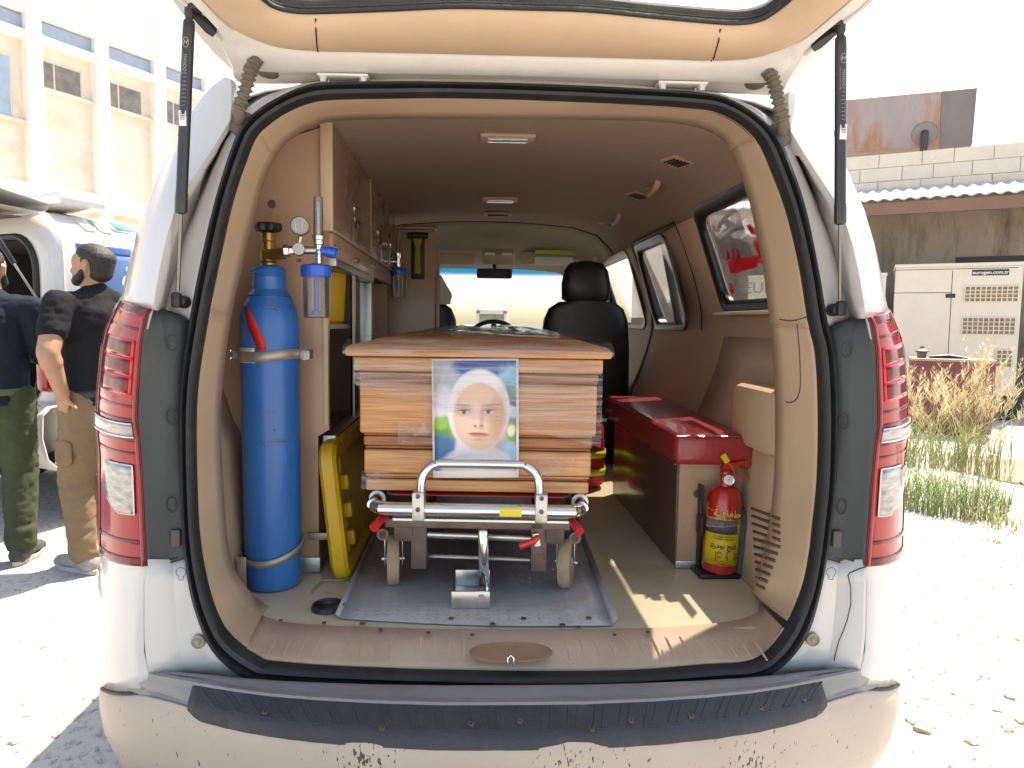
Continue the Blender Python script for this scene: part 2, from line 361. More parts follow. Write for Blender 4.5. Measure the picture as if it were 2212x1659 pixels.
# ---- tan trim ring inside the seal
TR = [(1104, 1365), (775, 1357), (640, 1350), (585, 1340), (545, 1318), (508, 1278), (482, 1228), (468, 1130), (458, 942), (463, 823), (480, 690), (508, 560), (540, 430), (556, 378), (577, 333), (600, 300), (625, 280), (660, 260), (717, 245), (860, 241), (960, 240), (1106, 241), (1262, 243), (1405, 246), (1470, 251), (1530, 262), (1575, 285), (1600, 318), (1622, 372), (1645, 450), (1668, 560), (1684, 683), (1693, 768), (1698, 898), (1695, 1040), (1685, 1140), (1674, 1200), (1655, 1275), (1643, 1305), (1635, 1325), (1600, 1340), (1520, 1352), (1350, 1362)]
def trp(a, b):
    if b > 1300: 
        p = W(a, b, z=.588)
        return p
    return RP(a, b, .135)
TI = smooth_curve([trp(a, b) for a, b in TR], 200)
N = 200
def tring(i0, i1, name, mat, ts=((.0, .010), (.06, .004), (.16, .0), (.4, .004), (.7, .0), (1, 0), (1.0, .06))):
    idx = [i % N for i in range(i0, i1+1)]; rows = [[SI[i]*.45+SO[i]*.55+np.array([0, .02, 0]) for i in idx]]
    for t, dy in ts:
        rows.append([SI[i]*(1-t)+TI[i]*t+np.array([0, dy, .003 if TI[i][2] < .60 else 0]) for i in idx])
    return MB().grid(rows).build(name, mat, van, solid=.003, angle=50)
k = N/43.
tring(int(-5*k), int(3.6*k), 'sill_trim', SILL, ((.0, .006), (.06, .001), (.14, -.001), (.5, .0), (1, 0)))
tring(int(3.6*k)+0, int(10.2*k), 'pillar_trim', TAN); tring(int(10.2*k), int(14.4*k), 'pillar_trim', TAN)
tring(int(14.4*k), int(27*k), 'header_trim', TAN)
tring(int(27*k), int(31.2*k), 'pillar_trim', TAN); tring(int(31.2*k), int(38*k), 'pillar_trim', TAN)
# close the gap between trim ring and interior shell
i0, i1 = int(3.6*k), int(38*k)
rows = [[TI[i]+np.array([0, .055, 0]) for i in range(i0, i1+1)], []]
for i in range(i0, i1+1):
    p = TI[i]; z = min(max(p[2], .585), 1.93); sgn = 1 if p[0] > 0 else -1
    if p[2] > 1.80: rows[1].append(np.array([p[0], .26, ip(abs(p[0]), (0, .25, .5, .65, .73), (1.93, 1.925, 1.905, 1.86, 1.78))]))
    else: rows[1].append(np.array([sgn*xi(z), .26, z]))
MB().grid(rows).build('trim_return', TAN, van, solid=.003)
# sill ribs and latch well
m = MB()
for i in range(34):
    u = 600+i*31
    if 1015 < u < 1190 or (i % 5 == 4 and u < 900): continue
    lean = (u-1012)*.055
    a = W(u, 1376, z=.590); b = W(u+lean, 1420+6*math.sin(i), z=.578)
    m.tube([a, (a+b)/2+np.array([0, 0, .0015]), b], [.0022, .0034, .002], 6)
m.build('sill_ribs', SILL, van, stuff=True)
wc = W(1104, 1408, z=.5745)
MB().grid([[(wc[0]+r_*.098*math.copysign(abs(math.cos(a))**.7, math.cos(a)), wc[1]+r_*.030*math.sin(a), wc[2]+r_*.030*math.sin(a)*.34+dz) for a in np.linspace(0, 2*PI, 33)[:-1]] for r_, dz in ((1, -.001), (.93, .0018), (.8, .001), (.4, .0), (.02, .0))], cu=True).build('latch_well', M('dark_sill_stain', (.28, .165, .09), .75, var=.2, vs=14), van)
c = W(1103, 1440, z=.5735)
MB().tube([c+np.array([-.006, 0, 0]), c+np.array([-.006, 0, .02]), c+np.array([0, 0, .026]), c+np.array([.006, 0, .02]), c+np.array([.006, 0, 0])], .0028, 8).build('latch_striker', CHROME, van)
for u, v in ((606, 1341), (822, 1361), (925, 1368), (1020, 1372), (1250, 1355), (1327, 1372), (700, 1346), (1400, 1366)):
    MB().lathe([(.0055, 0), (.005, .0025), (.001, .003)], W(u, v, z=.5905), (0, 0, 1), 10).build('screw', IRON, van)

# ---- upper rear pillars (fin, gutter, inner plate)
RU = [(170, 484, 494, 496, .155), (176, 474, 498, 500, .15), (190, 456, 500, 503, .14), (205, 441, 500, 503, .13), (235, 417, 499, 501, .115), (260, 400, 496, 497, .10), (310, 376, 466, 476, .075), (364, 350, 430, 452, .05), (432, 320, 385, 425, .02), (510, 294, 360, 395, -.005), (588, 275, 343, 376, -.02), (640, 264, 334, 362, -.03), (670, 251, 329, 354, -.033)]
def bez(A, B, t):
    """rounded body corner from A (rear) to B (side), tangent to the side at B"""
    sx = (B[0]-CAM[0])/(B[1]-CAM[1]); k = max(.01, B[1]-A[1]-.022); C = np.array([B[0]-sx*k, B[1]-k, (A[2]+B[2])/2])
    return A*(1-t)**2+C*2*t*(1-t)+B*t*t
def corner(A, B, n=7): return [bez(A, B, i/(n-1)) for i in range(n)]
rows = []
for v, us, ur, ug, yr in RU:
    A = W(ur, v, y=yr); B = W(us, v, y=.17); G = W(ug, v, y=yr+.075)
    if v < 300: G = A+np.array([.004, .16, 0])
    z = A[2]; rows.append([np.array([-xo(min(z, 1.9)), .46, z])]+corner(A, B)[::-1]+[A+np.array([.004, .012, 0]), G])
pm = MB().grid(rows)
pm.build('rear_pillar', WHITE, van, solid=.004, angle=50); pm.mir().build('rear_pillar', WHITE, van, solid=.004, angle=50)
PL = [(262, 508, 524), (285, 494, 520), (310, 478, 507), (364, 452, 489), (432, 425, 469), (510, 395, 449), (588, 376, 433), (640, 362, 423), (692, 355, 414)]
rows = []
for v, ug, us in PL:
    yr = ip(v, [r_[0] for r_ in RU], [r_[4] for r_ in RU]); zz = W(us, v, y=.05)[2]
    G = W(ug, v, y=yr+.08); E = RP(us+6, v, .006); K = W(ug+(us-ug)*.35, v, y=g(zz)+.022)
    rows.append([G, K, E*.6+K*.4, E])
fl_ = MB().grid([[W(ip(v, [r_[0] for r_ in RU], [r_[3] for r_ in RU])-14, v, y=ip(v, [r_[0] for r_ in RU], [r_[4] for r_ in RU])+.10), W(ip(v, [q[0] for q in PL], [q[1] for q in PL])+14, v, y=ip(v, [r_[0] for r_ in RU], [r_[4] for r_ in RU])+.10)] for v in (262, 285, 310, 340, 364, 400, 440)])
fl_.build('gutter_floor', WHITE, van, solid=.003); fl_.mir().build('gutter_floor', WHITE, van, solid=.003)
pp = MB().grid(rows); pp.build('pillar_inner_panel', WHITE, van, solid=.003, angle=60); pp.mir().build('pillar_inner_panel', WHITE, van, solid=.003, angle=60)

# ---- rear corner panels below the pillars
VI = ((630, 337), (666, 329), (682, 318), (744, 307), (823, 302), (864, 299), (916, 298), (942, 303), (1020, 309), (1150, 315), (1221, 318), (1240, 311), (1409, 311), (1487, 328), (1520, 332))
VS = ((630, 268), (642, 264), (703, 234), (745, 224), (823, 216), (864, 213.5), (911, 210), (929, 212), (968, 216), (1098, 215), (1171, 215), (1227, 213.5), (1352, 208), (1409, 204), (1446, 202), (1520, 203))
def LS(vi, vo, s, off=0.):
    """corner surface point; vi / vo pixel rows at the inner / outer edge, s 0..1 around the corner"""
    ui = ip(vi, *zip(*VI)); us = ip(vo, *zip(*VS)); a = s*PI/2
    A = W(ui, vi, y=-.042); B = W(us, vo, y=.17)
    p = bez(A, B, s); d = bez(A, B, min(1, s+.02))-bez(A, B, max(0, s-.02)); n = np.array([d[1], -d[0], 0]); n /= np.linalg.norm(n)
    if n[1] > 0: n = -n
    return p+off*n
rows = []
for v, vo in ((668, 668), (744, 744), (823, 823), (900, 900), (980, 980), (1060, 1060), (1150, 1150), (1221, 1221), (1260, 1258), (1330, 1320), (1409, 1388), (1450, 1420), (1490, 1450)):
    r_ = [LS(v, vo, i/8, -.004 if v < 1222 else 0) for i in range(9)]
    rows.append(r_+[np.array([-xo(r_[-1][2]), .46, r_[-1][2]])])
pm = MB().grid(rows); pm.build('corner_panel', WHITE, van, solid=.004, angle=50); pm.mir().build('corner_panel', WHITE, van, solid=.004, angle=50)
# facet between crease and the seal (white, low)
rows = []
for v, u2, us in ((1208, 372, 405), (1260, 376, 418), (1321, 379, 432), (1380, 383, 455), (1427, 391, 490), (1462, 400, 536)):
    A = LS(v, v, 0, -.001); K = W(u2, v, y=-.004); rows.append([A, A*.9+K*.1, K*.85+A*.15, K, W(us, v, y=.0)*.5+K*.5, RP(us+8, v, .006)])
pm = MB().grid(rows); pm.build('lower_corner_facet', WHITE, van, solid=.003, angle=25); pm.mir().build('lower_corner_facet', WHITE, van, solid=.003, angle=25)
for sg in (-1, 1):
    # dark joint between corner panel and bumper
    jt = [LS(1488-38*q, 1488-38*q, q, .0) for q in np.linspace(0, .60, 12)]
    MB().tube([(p[0]*(1 if sg < 0 else -1), p[1]-.002, p[2]-.004) for p in jt], .0045, 6).build('bumper_joint', BLACK, van)
cr = [(1872, 1224), (1858, 1228), (1836, 1237), (1832, 1243), (1838, 1270), (1838, 1305), (1830, 1340), (1822, 1362), (1812, 1385), (1806, 1408), (1802, 1426)]
MB().tube([W(u, v, y=ip(u, (1795, 1868), (-.012, -.050))) for u, v in cr], [.0016]*4+[.0013]*7, 5).build('paint_crack', BLACK, van)
# dark grey panels between lamp and seal
rows = []
for v in (668, 680, 700, 744, 823, 900, 980, 1060, 1130, 1175, 1204, 1222):
    A = LS(v, v, .0, .002); us = ip(v, (686, 823, 942, 1120, 1227), (414, 396, 393, 398, 406))
    if v < 690: us = ip(v, (668, 690), (345, 414))
    if v == 1222: us = 345
    u1 = ip(v, (668, 690, 760, 1000, 1204, 1222), (337, 350, 362, 360, 366, 335))
    K = W(min(u1, us-2), v, y=-.012); E = RP(us+6, v, .003)
    rows.append([A, A*.85+K*.15+np.array([0, .004, 0]), K*.9+A*.1, K, K*.5+E*.5+np.array([0, .004, 0]), E])
pm = MB().grid(rows); pm.build('grey_pillar_panel', GREY, van, solid=.003, angle=25); pm.mir().build('grey_pillar_panel', GREY, van, solid=.003, angle=25)
for sg in (1, -1):
    q = W(380, 1162, y=-.014); q[0] *= sg
    MB().box(q, (.022, .012, .04), .004).build('panel_clip', M('brown_clip', (.09, .075, .06), .6), van)
    q = W(428.4, 1385.8, y=-.012); q[0] *= sg
    f = MB().lathe([(.016, -.004), (.016, .004), (.0125, .006), (.012, .003), (.008, .001), (.004, .006), (.001, .006)], q, (0, -1, 0), 18).build('panel_plug', M('dirty_plug', (.33, .29, .22), .7, var=.3), van)
    for zz, vv in ((.90, 740), (.98, 900), (.77, 1090)):
        q = W(372, vv, y=-.016); q[0] *= sg
        MB().tube([q+np.array([.011*math.cos(a), -.001, .017*math.sin(a)]) for a in np.linspace(0, 2*PI, 17)[:-1]], .0012, 5, closed=True).build('knockout_ring', BLACK, van)
    q = W(392, 1236, y=-.012); q[0] *= sg
    MB().tube([q+np.array([dx, -.003, dz]) for dx, dz in ((-.005, -.017), (.005, -.017), (.005, -.009))+tuple((.011*math.sin(a), .001+.011*-math.cos(a)) for a in np.linspace(.5, 2*PI-.5, 12))+((-.005, -.009),)], .0008, 5, closed=True).build('knockout_ring', IRON, van)

# ---- tail lamps
def lampmat(n, c, r=.12, em=0): return M(n, c, r, var=.05, vs=12, coat=.35, spec=.4)
LRED = lampmat('lamp_red', (.36, .006, .010)); LMAR = lampmat('lamp_maroon', (.15, .010, .018)); LRIM = lampmat('lamp_rim_red', (.26, .010, .016))
LCLR = M('lamp_clear', (.36, .345, .33), .16, .4, var=.55, vs=42, coat=.4, stretch=(.5, .5, 2.2)); LBRT = lampmat('lamp_bright_red', (.75, .03, .03))
LEDGE = M('lamp_clear_rim', (.66, .63, .62), .15, .3, var=.05, coat=.5)
def vio(t): return 667+t*554, 643+t*530
def patch(t0, t1, s0, s1, off, n=5, mm=4, th=.004):
    rows = []
    for i in range(mm+1):
        a, b = vio(t0+(t1-t0)*i/mm); rows.append([LS(a+(0), b, s0+(s1-s0)*j/n, off) for j in range(n+1)])
    return rows
LAMP = [('dark_band', LMAR, 0, .032), ('dark_band', LMAR, .078, .090), ('dark_band', LMAR, .378, .388), ('dark_band', LMAR, .430, .448), ('dark_band', LMAR, .505, .520), ('dark_band', LMAR, .560, .569), ('dark_band', LMAR, .900, .916), ('dark_band', LMAR, .968, 1.0)]
for sg in (-1, 1):
    def put(mb, name, mat, par, **kw): return (mb if sg < 0 else mb.mir()).build(name, mat, par, **kw)
    lamp = put(MB().grid(patch(0, 1, 0, 1.0, .004, 12, 40)), 'tail_lamp', LRED, van, solid=.002, angle=50)
    for nm, mt, a, b in LAMP: put(MB().grid(patch(a, b, .05, .74, .0062)), nm, mt, lamp, solid=.003, angle=50)
    put(MB().grid(patch(.0, 1, .0, .035, .008, 2, 30)), 'lens_rim', LRIM, lamp, solid=.004)
    put(MB().grid(patch(.02, 1, .74, .98, .006, 6, 30)), 'outer_lens', LRIM, lamp, solid=.002)
    for a, b in ((.135, .19), (.205, .262), (.275, .333)):
        fr = put(MB().grid(patch(a-.007, b+.007, .08, .68, .0065)), 'lens_frame', LBRT, lamp, solid=.003)
        put(MB().grid(patch(a, b, .115, .66, .0085)), 'maroon_lens', LMAR, lamp, solid=.002)
    cl = put(MB().grid(patch(.452, .498, .045, .85, .009, 8)), 'clear_lens', LCLR, lamp, solid=.004)
    put(MB().grid(patch(.447, .452, .04, .85, .0105, 8, 1)), 'clear_rim', LEDGE, lamp, solid=.003); put(MB().grid(patch(.498, .505, .04, .85, .0105, 8, 1)), 'clear_rim', LEDGE, lamp, solid=.003)
    # reversing lamp: rounded outer-lower corner
    rows = []
    for i in range(9):
        t = .612+(.80-.612)*i/8; so_ = ip(i, (0, 1, 4, 6, 7, 8), (.50, .57, .55, .48, .40, .28)); a, b = vio(t)
        rows.append([LS(a, b, .09+(so_-.09)*j/6, .0095) for j in range(7)])
    put(MB().grid(rows), 'reversing_lens', LCLR, lamp, solid=.005)
    edge = [r_[0] for r_ in rows]+[rows[-1][j] for j in range(1, 7)]+[r_[-1] for r_ in rows[::-1][1:]]+[rows[0][j] for j in range(5, 0, -1)]
    put(MB().tube(edge, .0024, 6, closed=True), 'reversing_rim', LEDGE, lamp)
    for i in range(1, 8):
        r_ = rows[i]; put(MB().tube([p+np.array([0, -.001, 0]) for p in r_[1:-1]], .0016, 5), 'lens_flute', LEDGE, lamp)

# ---- bumper
def bumper_mat():
    m = M('beige_bumper_paint', (.46, .375, .30), .42, var=.06, vs=3, coat=.1, col2=(.39, .31, .24), c2lo=.45, c2hi=.85, c2s=2)
    t = m.node_tree; b = t.nodes['Principled BSDF']; src = b.inputs['Base Color'].links[0].from_socket
    tc = t.nodes.new('ShaderNodeTexCoord'); fac = None
    for cx, cz, rx, rz in ((.115, .455, .13, .07), (-.31, .465, .12, .05), (.50, .42, .12, .1)):
        mp = t.nodes.new('ShaderNodeMapping'); mp.inputs['Location'].default_value = (-cx/rx, 0, -cz/rz); mp.inputs['Scale'].default_value = (1/rx, 0, 1/rz)
        t.links.new(tc.outputs['Object'], mp.inputs[0])
        ln = t.nodes.new('ShaderNodeVectorMath'); ln.operation = 'LENGTH'; t.links.new(mp.outputs[0], ln.inputs[0])
        mr = t.nodes.new('ShaderNodeMapRange'); mr.inputs[1].default_value = 0; mr.inputs[2].default_value = 1; mr.inputs[3].default_value = .16; mr.inputs[4].default_value = 0
        t.links.new(ln.outputs['Value'], mr.inputs[0])
        if fac is None: fac = mr.outputs[0]
        else:
            ad = t.nodes.new('ShaderNodeMath'); ad.operation = 'MAXIMUM'; t.links.new(fac, ad.inputs[0]); t.links.new(mr.outputs[0], ad.inputs[1]); fac = ad.outputs[0]
    mp = t.nodes.new('ShaderNodeMapping'); mp.inputs['Scale'].default_value = (150, 40, 60); mp.inputs['Rotation'].default_value = (0, .35, 0); t.links.new(tc.outputs['Object'], mp.inputs[0])
    n = t.nodes.new('ShaderNodeTexNoise'); n.inputs['Scale'].default_value = 1; n.inputs['Detail'].default_value = 3; t.links.new(mp.outputs[0], n.inputs['Vector'])
    ad = t.nodes.new('ShaderNodeMath'); ad.operation = 'ADD'; t.links.new(n.outputs[0], ad.inputs[0]); t.links.new(fac, ad.inputs[1])
    mr = t.nodes.new('ShaderNodeMapRange'); mr.inputs[1].default_value = .70; mr.inputs[2].default_value = .73; t.links.new(ad.outputs[0], mr.inputs[0])
    mx = t.nodes.new('ShaderNodeMix'); mx.data_type = 'RGBA'; t.links.new(mr.outputs[0], mx.inputs[0]); t.links.new(src, mx.inputs[6]); mx.inputs[7].default_value = (.05, .04, .035, 1)
    t.links.new(mx.outputs[2], b.inputs['Base Color']); return m
BUMP = bumper_mat()
BTOP = M('worn_grey_bumper_top', (.235, .225, .215), .38, var=.15, vs=6, col2=(.17, .12, .08), c2lo=.5, c2hi=.75, c2s=3, coat=.2)
# stations: outer edge (x, y), inner line y, crown z
ST = [(0, -.238, -.10), (.15, -.236, -.10), (.30, -.222, -.094), (.42, -.203, -.085), (.52, -.180, -.075), (.61, -.150, -.06), (.69, -.115, -.045), (.745, -.09, -.035), (.80, -.066, -.022), (.87, -.030, .02), (.93, .015, .09), (.98, .075, .18), (1.012, .145, .28), (1.028, .24, .30), (1.03, .46, .46)]
def top_row(x, ye, yi):
    return [(x, yi+.03, .520), (x, yi, .543), (x, yi-.012, .5435), (x, yi*.6+ye*.4+.012, .536), (x, yi*.55+ye*.45, .547), (x, yi*.5+ye*.5-.006, .546), (x, yi*.42+ye*.58-.004, .532), (x, yi*.2+ye*.8, .521), (x, ye+.012, .508), (x, ye+.002, .499)]
def face_row(x, ye):
    k = min(1, max(0, (abs(x)-.8)/.2))
    return [(x, ye+.03*k, .504-.042*k), (x, ye+.001, .500-.044*k), (x-.002*k, ye-.007, .488-.034*k), (x, ye-.011, .46-.016*k), (x, ye-.010, .40), (x-.006*k, ye-.004, .34), (x-.02*k, ye+.012, .285), (x-.06*k, ye+.05, .235), (x-.1*k, ye+.14, .20)]
ext = [(-x, a, b) for x, a, b in ST[::-1]]+ST[1:]
MB().grid([[tuple([p[0]*1]+list(p[1:])) for p in face_row(abs(x), ye)] if x >= 0 else [(-p[0], p[1], p[2]) for p in face_row(abs(x), ye)] for x, ye, yi in ext]).build('bumper', BUMP, van, solid=.004, angle=60)
bt = MB().grid([top_row(x, ye, yi) for x, ye, yi in ext if abs(x) < .93]).build('bumper_top', BTOP, van, solid=.003, angle=40)
# rubber step pad
PADM = M('black_step_pad', (.030, .031, .036), .55, var=.25, vs=10, col2=(.09, .085, .08), c2lo=.55, c2hi=.85, c2s=9, bump=.2, bs=120)
def pad_pt(x, t, off=0.):
    ye = ip(abs(x), [s_[0] for s_ in ST], [s_[1] for s_ in ST]); yi = ip(abs(x), [s_[0] for s_ in ST], [s_[2] for s_ in ST])
    y0 = yi*.50+ye*.50-.004; y1 = ye-.009
    tear = (.0008*math.sin(211*x)*math.sin(83*x+1)+.006*math.exp(-((x-.12)/.05)**2)+.003*math.exp(-((x+.3)/.04)**2))*(1 if t > .9 else 0)
    y = y0+(y1-y0)*t; z = ip(t, (0, .08, .45, .85, 1), (.541, .5385, .526, .512, .490))+.003
    return (x, y+tear, z+off)
rows = []
for i in range(81):
    x = -.70+1.40*i/80; e = min(1, .80+(.70-abs(x))/.025*.2)
    rows.append([pad_pt(x, .5+(tt-.5)*min(1, e), .0 if 0 < j < 8 else -.006) for j, tt in enumerate((0, .02, .2, .4, .6, .75, .88, .97, 1))]+[(x, pad_pt(x, 1)[1]+.014, .484)])
pad = MB().grid(rows).build('step_pad', PADM, bt, solid=.003, angle=50)
m = MB()
for i in range(25):
    x = -.66+i*.055
    if abs(x) < .03: continue
    ln = -.055*(x/.66)*1.0
    for dx, w_ in ((0, .0022), (.018, .0018)):
        pts = [pad_pt(x+dx+ln*.9*(q-.5)**1, .14+.62*q, .0012) for q in np.linspace(0, 1, 7)]
        pts.append(pad_pt(x+dx+ln*.45+.012, .78, .0012)); pts.append(pad_pt(x+dx+ln*.45+.026, .785, .001)) if dx == 0 else None
        m.tube(pts, w_, 6)
m.tube([pad_pt(-.018, .16, .002), pad_pt(-.006, .2, .002), pad_pt(0, .28, .002), pad_pt(.006, .2, .002), pad_pt(.018, .16, .002)], .0018, 6)
m.build('pad_ribs', PADM, bt, stuff=True)
for x, t in ((-.52, .63), (-.09, .62), (.01, .55), (.24, .62), (.37, .62), (.155, .78), (.53, .62), (.64, .62), (-.27, .8)):
    MB().lathe([(.0065, 0), (.006, .003), (.003, .0035), (.0028, .001), (.0005, .001)], pad_pt(x, t, .001), (0, -.4, 1), 12).build('screw', IRON, bt)
# ================================================================== TAILGATE
TH = math.radians(15.8); CT, SN = math.cos(TH), math.sin(TH)
def TG(x, s, n=0.): return np.array([x, .149-s*CT-n*SN, 1.93+s*SN-n*CT])
def loop(half, n=140):
    full = [(x, s) for x, s in half]+[(-x, s) for x, s in half[::-1][1:-1]]
    return smooth_curve(full, n)
LO = loop([(0, -.055), (.3, -.057), (.5, -.062), (.63, -.068), (.677, -.06), (.667, .013), (.657, .107), (.66, .149), (.69, .224), (.74, .42), (.77, .75), (.75, 1.02), (.6, 1.12), (0, 1.14)])
LT = loop([(0, .095), (.2, .095), (.35, .095), (.443, .095), (.526, .105), (.583, .137), (.618, .18), (.64, .24), (.67, .35), (.70, .5), (.72, .75), (.68, 1.0), (.55, 1.06), (0, 1.07)])
LG = loop([(0, .237), (.14, .236), (.282, .222), (.425, .21), (.474, .211), (.502, .22), (.518, .235), (.54, .28), (.56, .36), (.58, .46), (.58, .56), (.53, .62), (.4, .64), (0, .65)])
LX = loop([(0, -.03), (.3, -.03), (.5, -.035), (.63, -.045), (.70, -.04), (.72, .013), (.735, .10), (.74, .149), (.75, .224), (.77, .42), (.80, .75), (.78, 1.03), (.62, 1.15), (0, 1.17)])
def lrows(A, B, prof): return [[TG(*(A[i]*(1-t)+B[i]*t), n) for i in range(len(A))] for t, n in prof]
TGW = M('tailgate_white', (.70, .675, .63), .38, var=.04, vs=3, coat=.3, col2=(.48, .41, .33), c2lo=.52, c2hi=.9, c2s=3)
tail = MB().grid(lrows(LO, LT, ((0, -.03), (.05, -.004), (.12, .004), (.30, .002), (.42, .006), (.55, .020), (.9, .018), (1.0, .004))), cu=True).build('tailgate', TGW, van, solid=.003, angle=50)
MB().grid(lrows(LT, LG, ((0, .002), (.03, .018), (.3, .03), (.7, .03), (.93, .018), (1, .002))), cu=True).build('tailgate_trim', TAN, tail, solid=.003, angle=50)
MB().tube([TG(*p, .008) for p in LG], .0055, 8, closed=True).build('glass_gasket', RUB, tail)
cg = LG.mean(0)
MB().grid([[TG(*(p*(1-t)+cg*t), -.004) for p in LG] for t in (0, .5, .98)], cu=True).build('tailgate_glass', GLASS('clear_glass', (.90, .93, .93), .12, haze=.05, hcol=(.8, .8, .8)), tail, solid=.004)
MB().grid(lrows(LO, LX, ((0, -.03), (.3, -.034), (1, -.05)))+lrows(LX, LG, ((.06, -.062), (.4, -.07), (.9, -.05), (1, -.02))), cu=True).build('tailgate_skin', WHITE, tail, solid=.003, angle=60)
for sg in (-1, 1):
    MB().tube([TG(sg*(.443-.018*q), .095+.115*q, .0315 if .2 < q < .8 else .021) for q in np.linspace(.03, .95, 15)], .0018, 5).build('trim_seam', BLACK, tail)
    # side drain moulding
    MB().tube([TG(sg*x, s, .006) for x, s in ((.655, .11), (.664, .16), (.70, .25), (.74, .42))], .005, 6).build('drain_moulding', TGW, tail)
    # hinge
    c = TG(sg*.40, .012, .026)
    h = MB().box(c+np.array([0, 0, .003]), (.118, .034, .006), .002).build('hinge', TGW, tail)
    for d in (-.047, .047):
        MB().lathe([(.0095, 0), (.0095, .003), (.0075, .003), (.0075, .012), (.005, .014), (.001, .014)], c+np.array([d, -.004, 0]), (0, -.35, -1), 6).build('bolt', TGW, h)
    MB().cyl(c+np.array([-.035, .02, -.016]), c+np.array([.035, .02, -.016]), .010, 14).build('hinge_knuckle', TGW, h)
    m = MB()
    for d in (-.037, .037): MB.box(m, c+np.array([d, .016, -.014]), (.004, .02, .026), .001)
    m.build('hinge_ear', TGW, h, stuff=True)
# ---- rubber cable boots
for sg in (-1, 1):
    a = np.array([sg*.632, .10, 1.797]); b = np.array([sg*.588, .112, 1.943])
    q0 = np.array([sg*.628, .080, 1.815]); q1 = np.array([sg*.600, .075, 1.90]); q2 = np.array([sg*.589, .085, 1.93])
    cv = smooth_curve([a, q0, (q0+q1)/2+np.array([sg*-.002, -.004, 0]), q1, q2, b], 70, closed=False)
    rr = [(.013 if i < 14 or i > 58 else (.0165 if (i//1) % 4 < 2 else .0115)) for i in range(70)]
    bt_ = MB().tube(cv, rr, 12).build('cable_boot', RUBG, van, angle=25)
    MB().lathe([(.031, 0), (.031, .006), (.024, .011), (.013, .012)], a+np.array([0, .012, -.004]), (0, -1, .35), 20).build('grommet', RUBG, bt_)
    MB().lathe([(.032, 0), (.030, .007), (.02, .012), (.012, .014)], TG(sg*.584, .0, .0), (0, -SN, -CT), 20, (1, .8)).build('grommet', RUBG, bt_)
    MB().lathe([(.0165, 0), (.0165, .006), (.013, .008), (.012, .005), (.006, .005), (.005, .008), (.001, .008)], TG(sg*.617, .012, .002), (0, -SN, -CT), 18).build('plug', RUBG, tail)
# ---- gas struts
STR = M('strut_black', (.022, .02, .022), .32, var=.15, vs=20, coat=.2); PRT = M('printed_white', (.75, .75, .75), .6, var=.03); PRG = M('printed_grey', (.30, .30, .30), .6, var=.1)
for sg in (-1, 1):
    top = np.array([sg*.683, -.055, 1.985]); foot = np.array([sg*.755, .022, 1.383]); d = foot-top; L = np.linalg.norm(d); d /= L
    st = MB().lathe([(.010, .028), (.0115, .032), (.0122, .05), (.0122, .375), (.0132, .378), (.0132, .418), (.008, .422)], top, d, 18).build('gas_strut', STR, van)
    MB().lathe([(.009, -.004), (.010, 0), (.010, .018), (.0075, .022), (.0078, .032)], top, d, 14).build('strut_end', BLACK, st)
    MB().lathe([(.0048, .42), (.0048, L-.02)], top, d, 12).build('strut_rod', M('dark_rod', (.22, .20, .18), .3, .9, var=.15), st)
    fo = MB().box(foot+np.array([0, -.004, 0]), (.022, .02, .034), .006).build('strut_foot', BLACK, st)
    MB().lathe([(.015, 0), (.014, .012), (.008, .02)], foot+np.array([sg*-.010, .016, -.004]), (0, -1, 0), 14).build('ball_stud', BLACK, st)
    br = MB().box(top+np.array([sg*-.012, .004, .004]), (.03, .03, .03), .008).build('strut_bracket', BLACK, st)
    MB().prism([TG(sg*.662, .135, .004), TG(sg*.672, .15, .004), TG(sg*.684, .20, .004), TG(sg*.676, .205, .004), TG(sg*.657, .175, .004), TG(sg*.648, .15, .004)], TG(0, 0, .014)-TG(0, 0, 0)).build('bracket_plate', BLACK, st)
    ex = Vector(d); ez = Vector((1, 0, 0)) if sg < 0 else Vector((1, 0, 0)); ez = (ez-ex*ez.dot(ex)).normalized()
    front = np.array([0, -.0128, 0])
    text('print', 'MANDO', .009, PRG, st, top+d*.115+front, ex, ez, .0003)
    text('print', 'GAS LIFTER  MADE IN KOREA', .0035, PRG, st, top+d*.115+front+np.array([-.006, .002, 0]), ex, ez, .0003)
    e1 = np.array(ex); e2 = np.array(ez); c = top+d*.075+front
    MB().tube([c+e1*.0095*math.cos(a)+e2*.0058*math.sin(a) for a in np.linspace(0, 2*PI, 25)[:-1]], .0007, 5, closed=True).build('emblem', PRG, st)
    text('emblem_letter', 'H', .011, PRG, st, c, Vector((1, 0, 0)), -ex+Vector((.25, 0, 0)), .0003, bold=.0004)
    for k_ in range(9): MB().box(top+d*(.135+.008*k_)+front*.98+np.array([0, .0006, 0]), (.009-.001*(k_ % 3), .0010, .0008)).build('fine_print', PRG, st)
    bc = MB().box(top+d*.225+front*.97, (.015, .0016, .032), 0, None).build('barcode_label', PRT, st)
    for k_ in range(7): MB().box(top+d*(.213+.0036*k_)+front*1.04, (.010, .001, .0012)).build('barcode_bar', BLACK, bc)

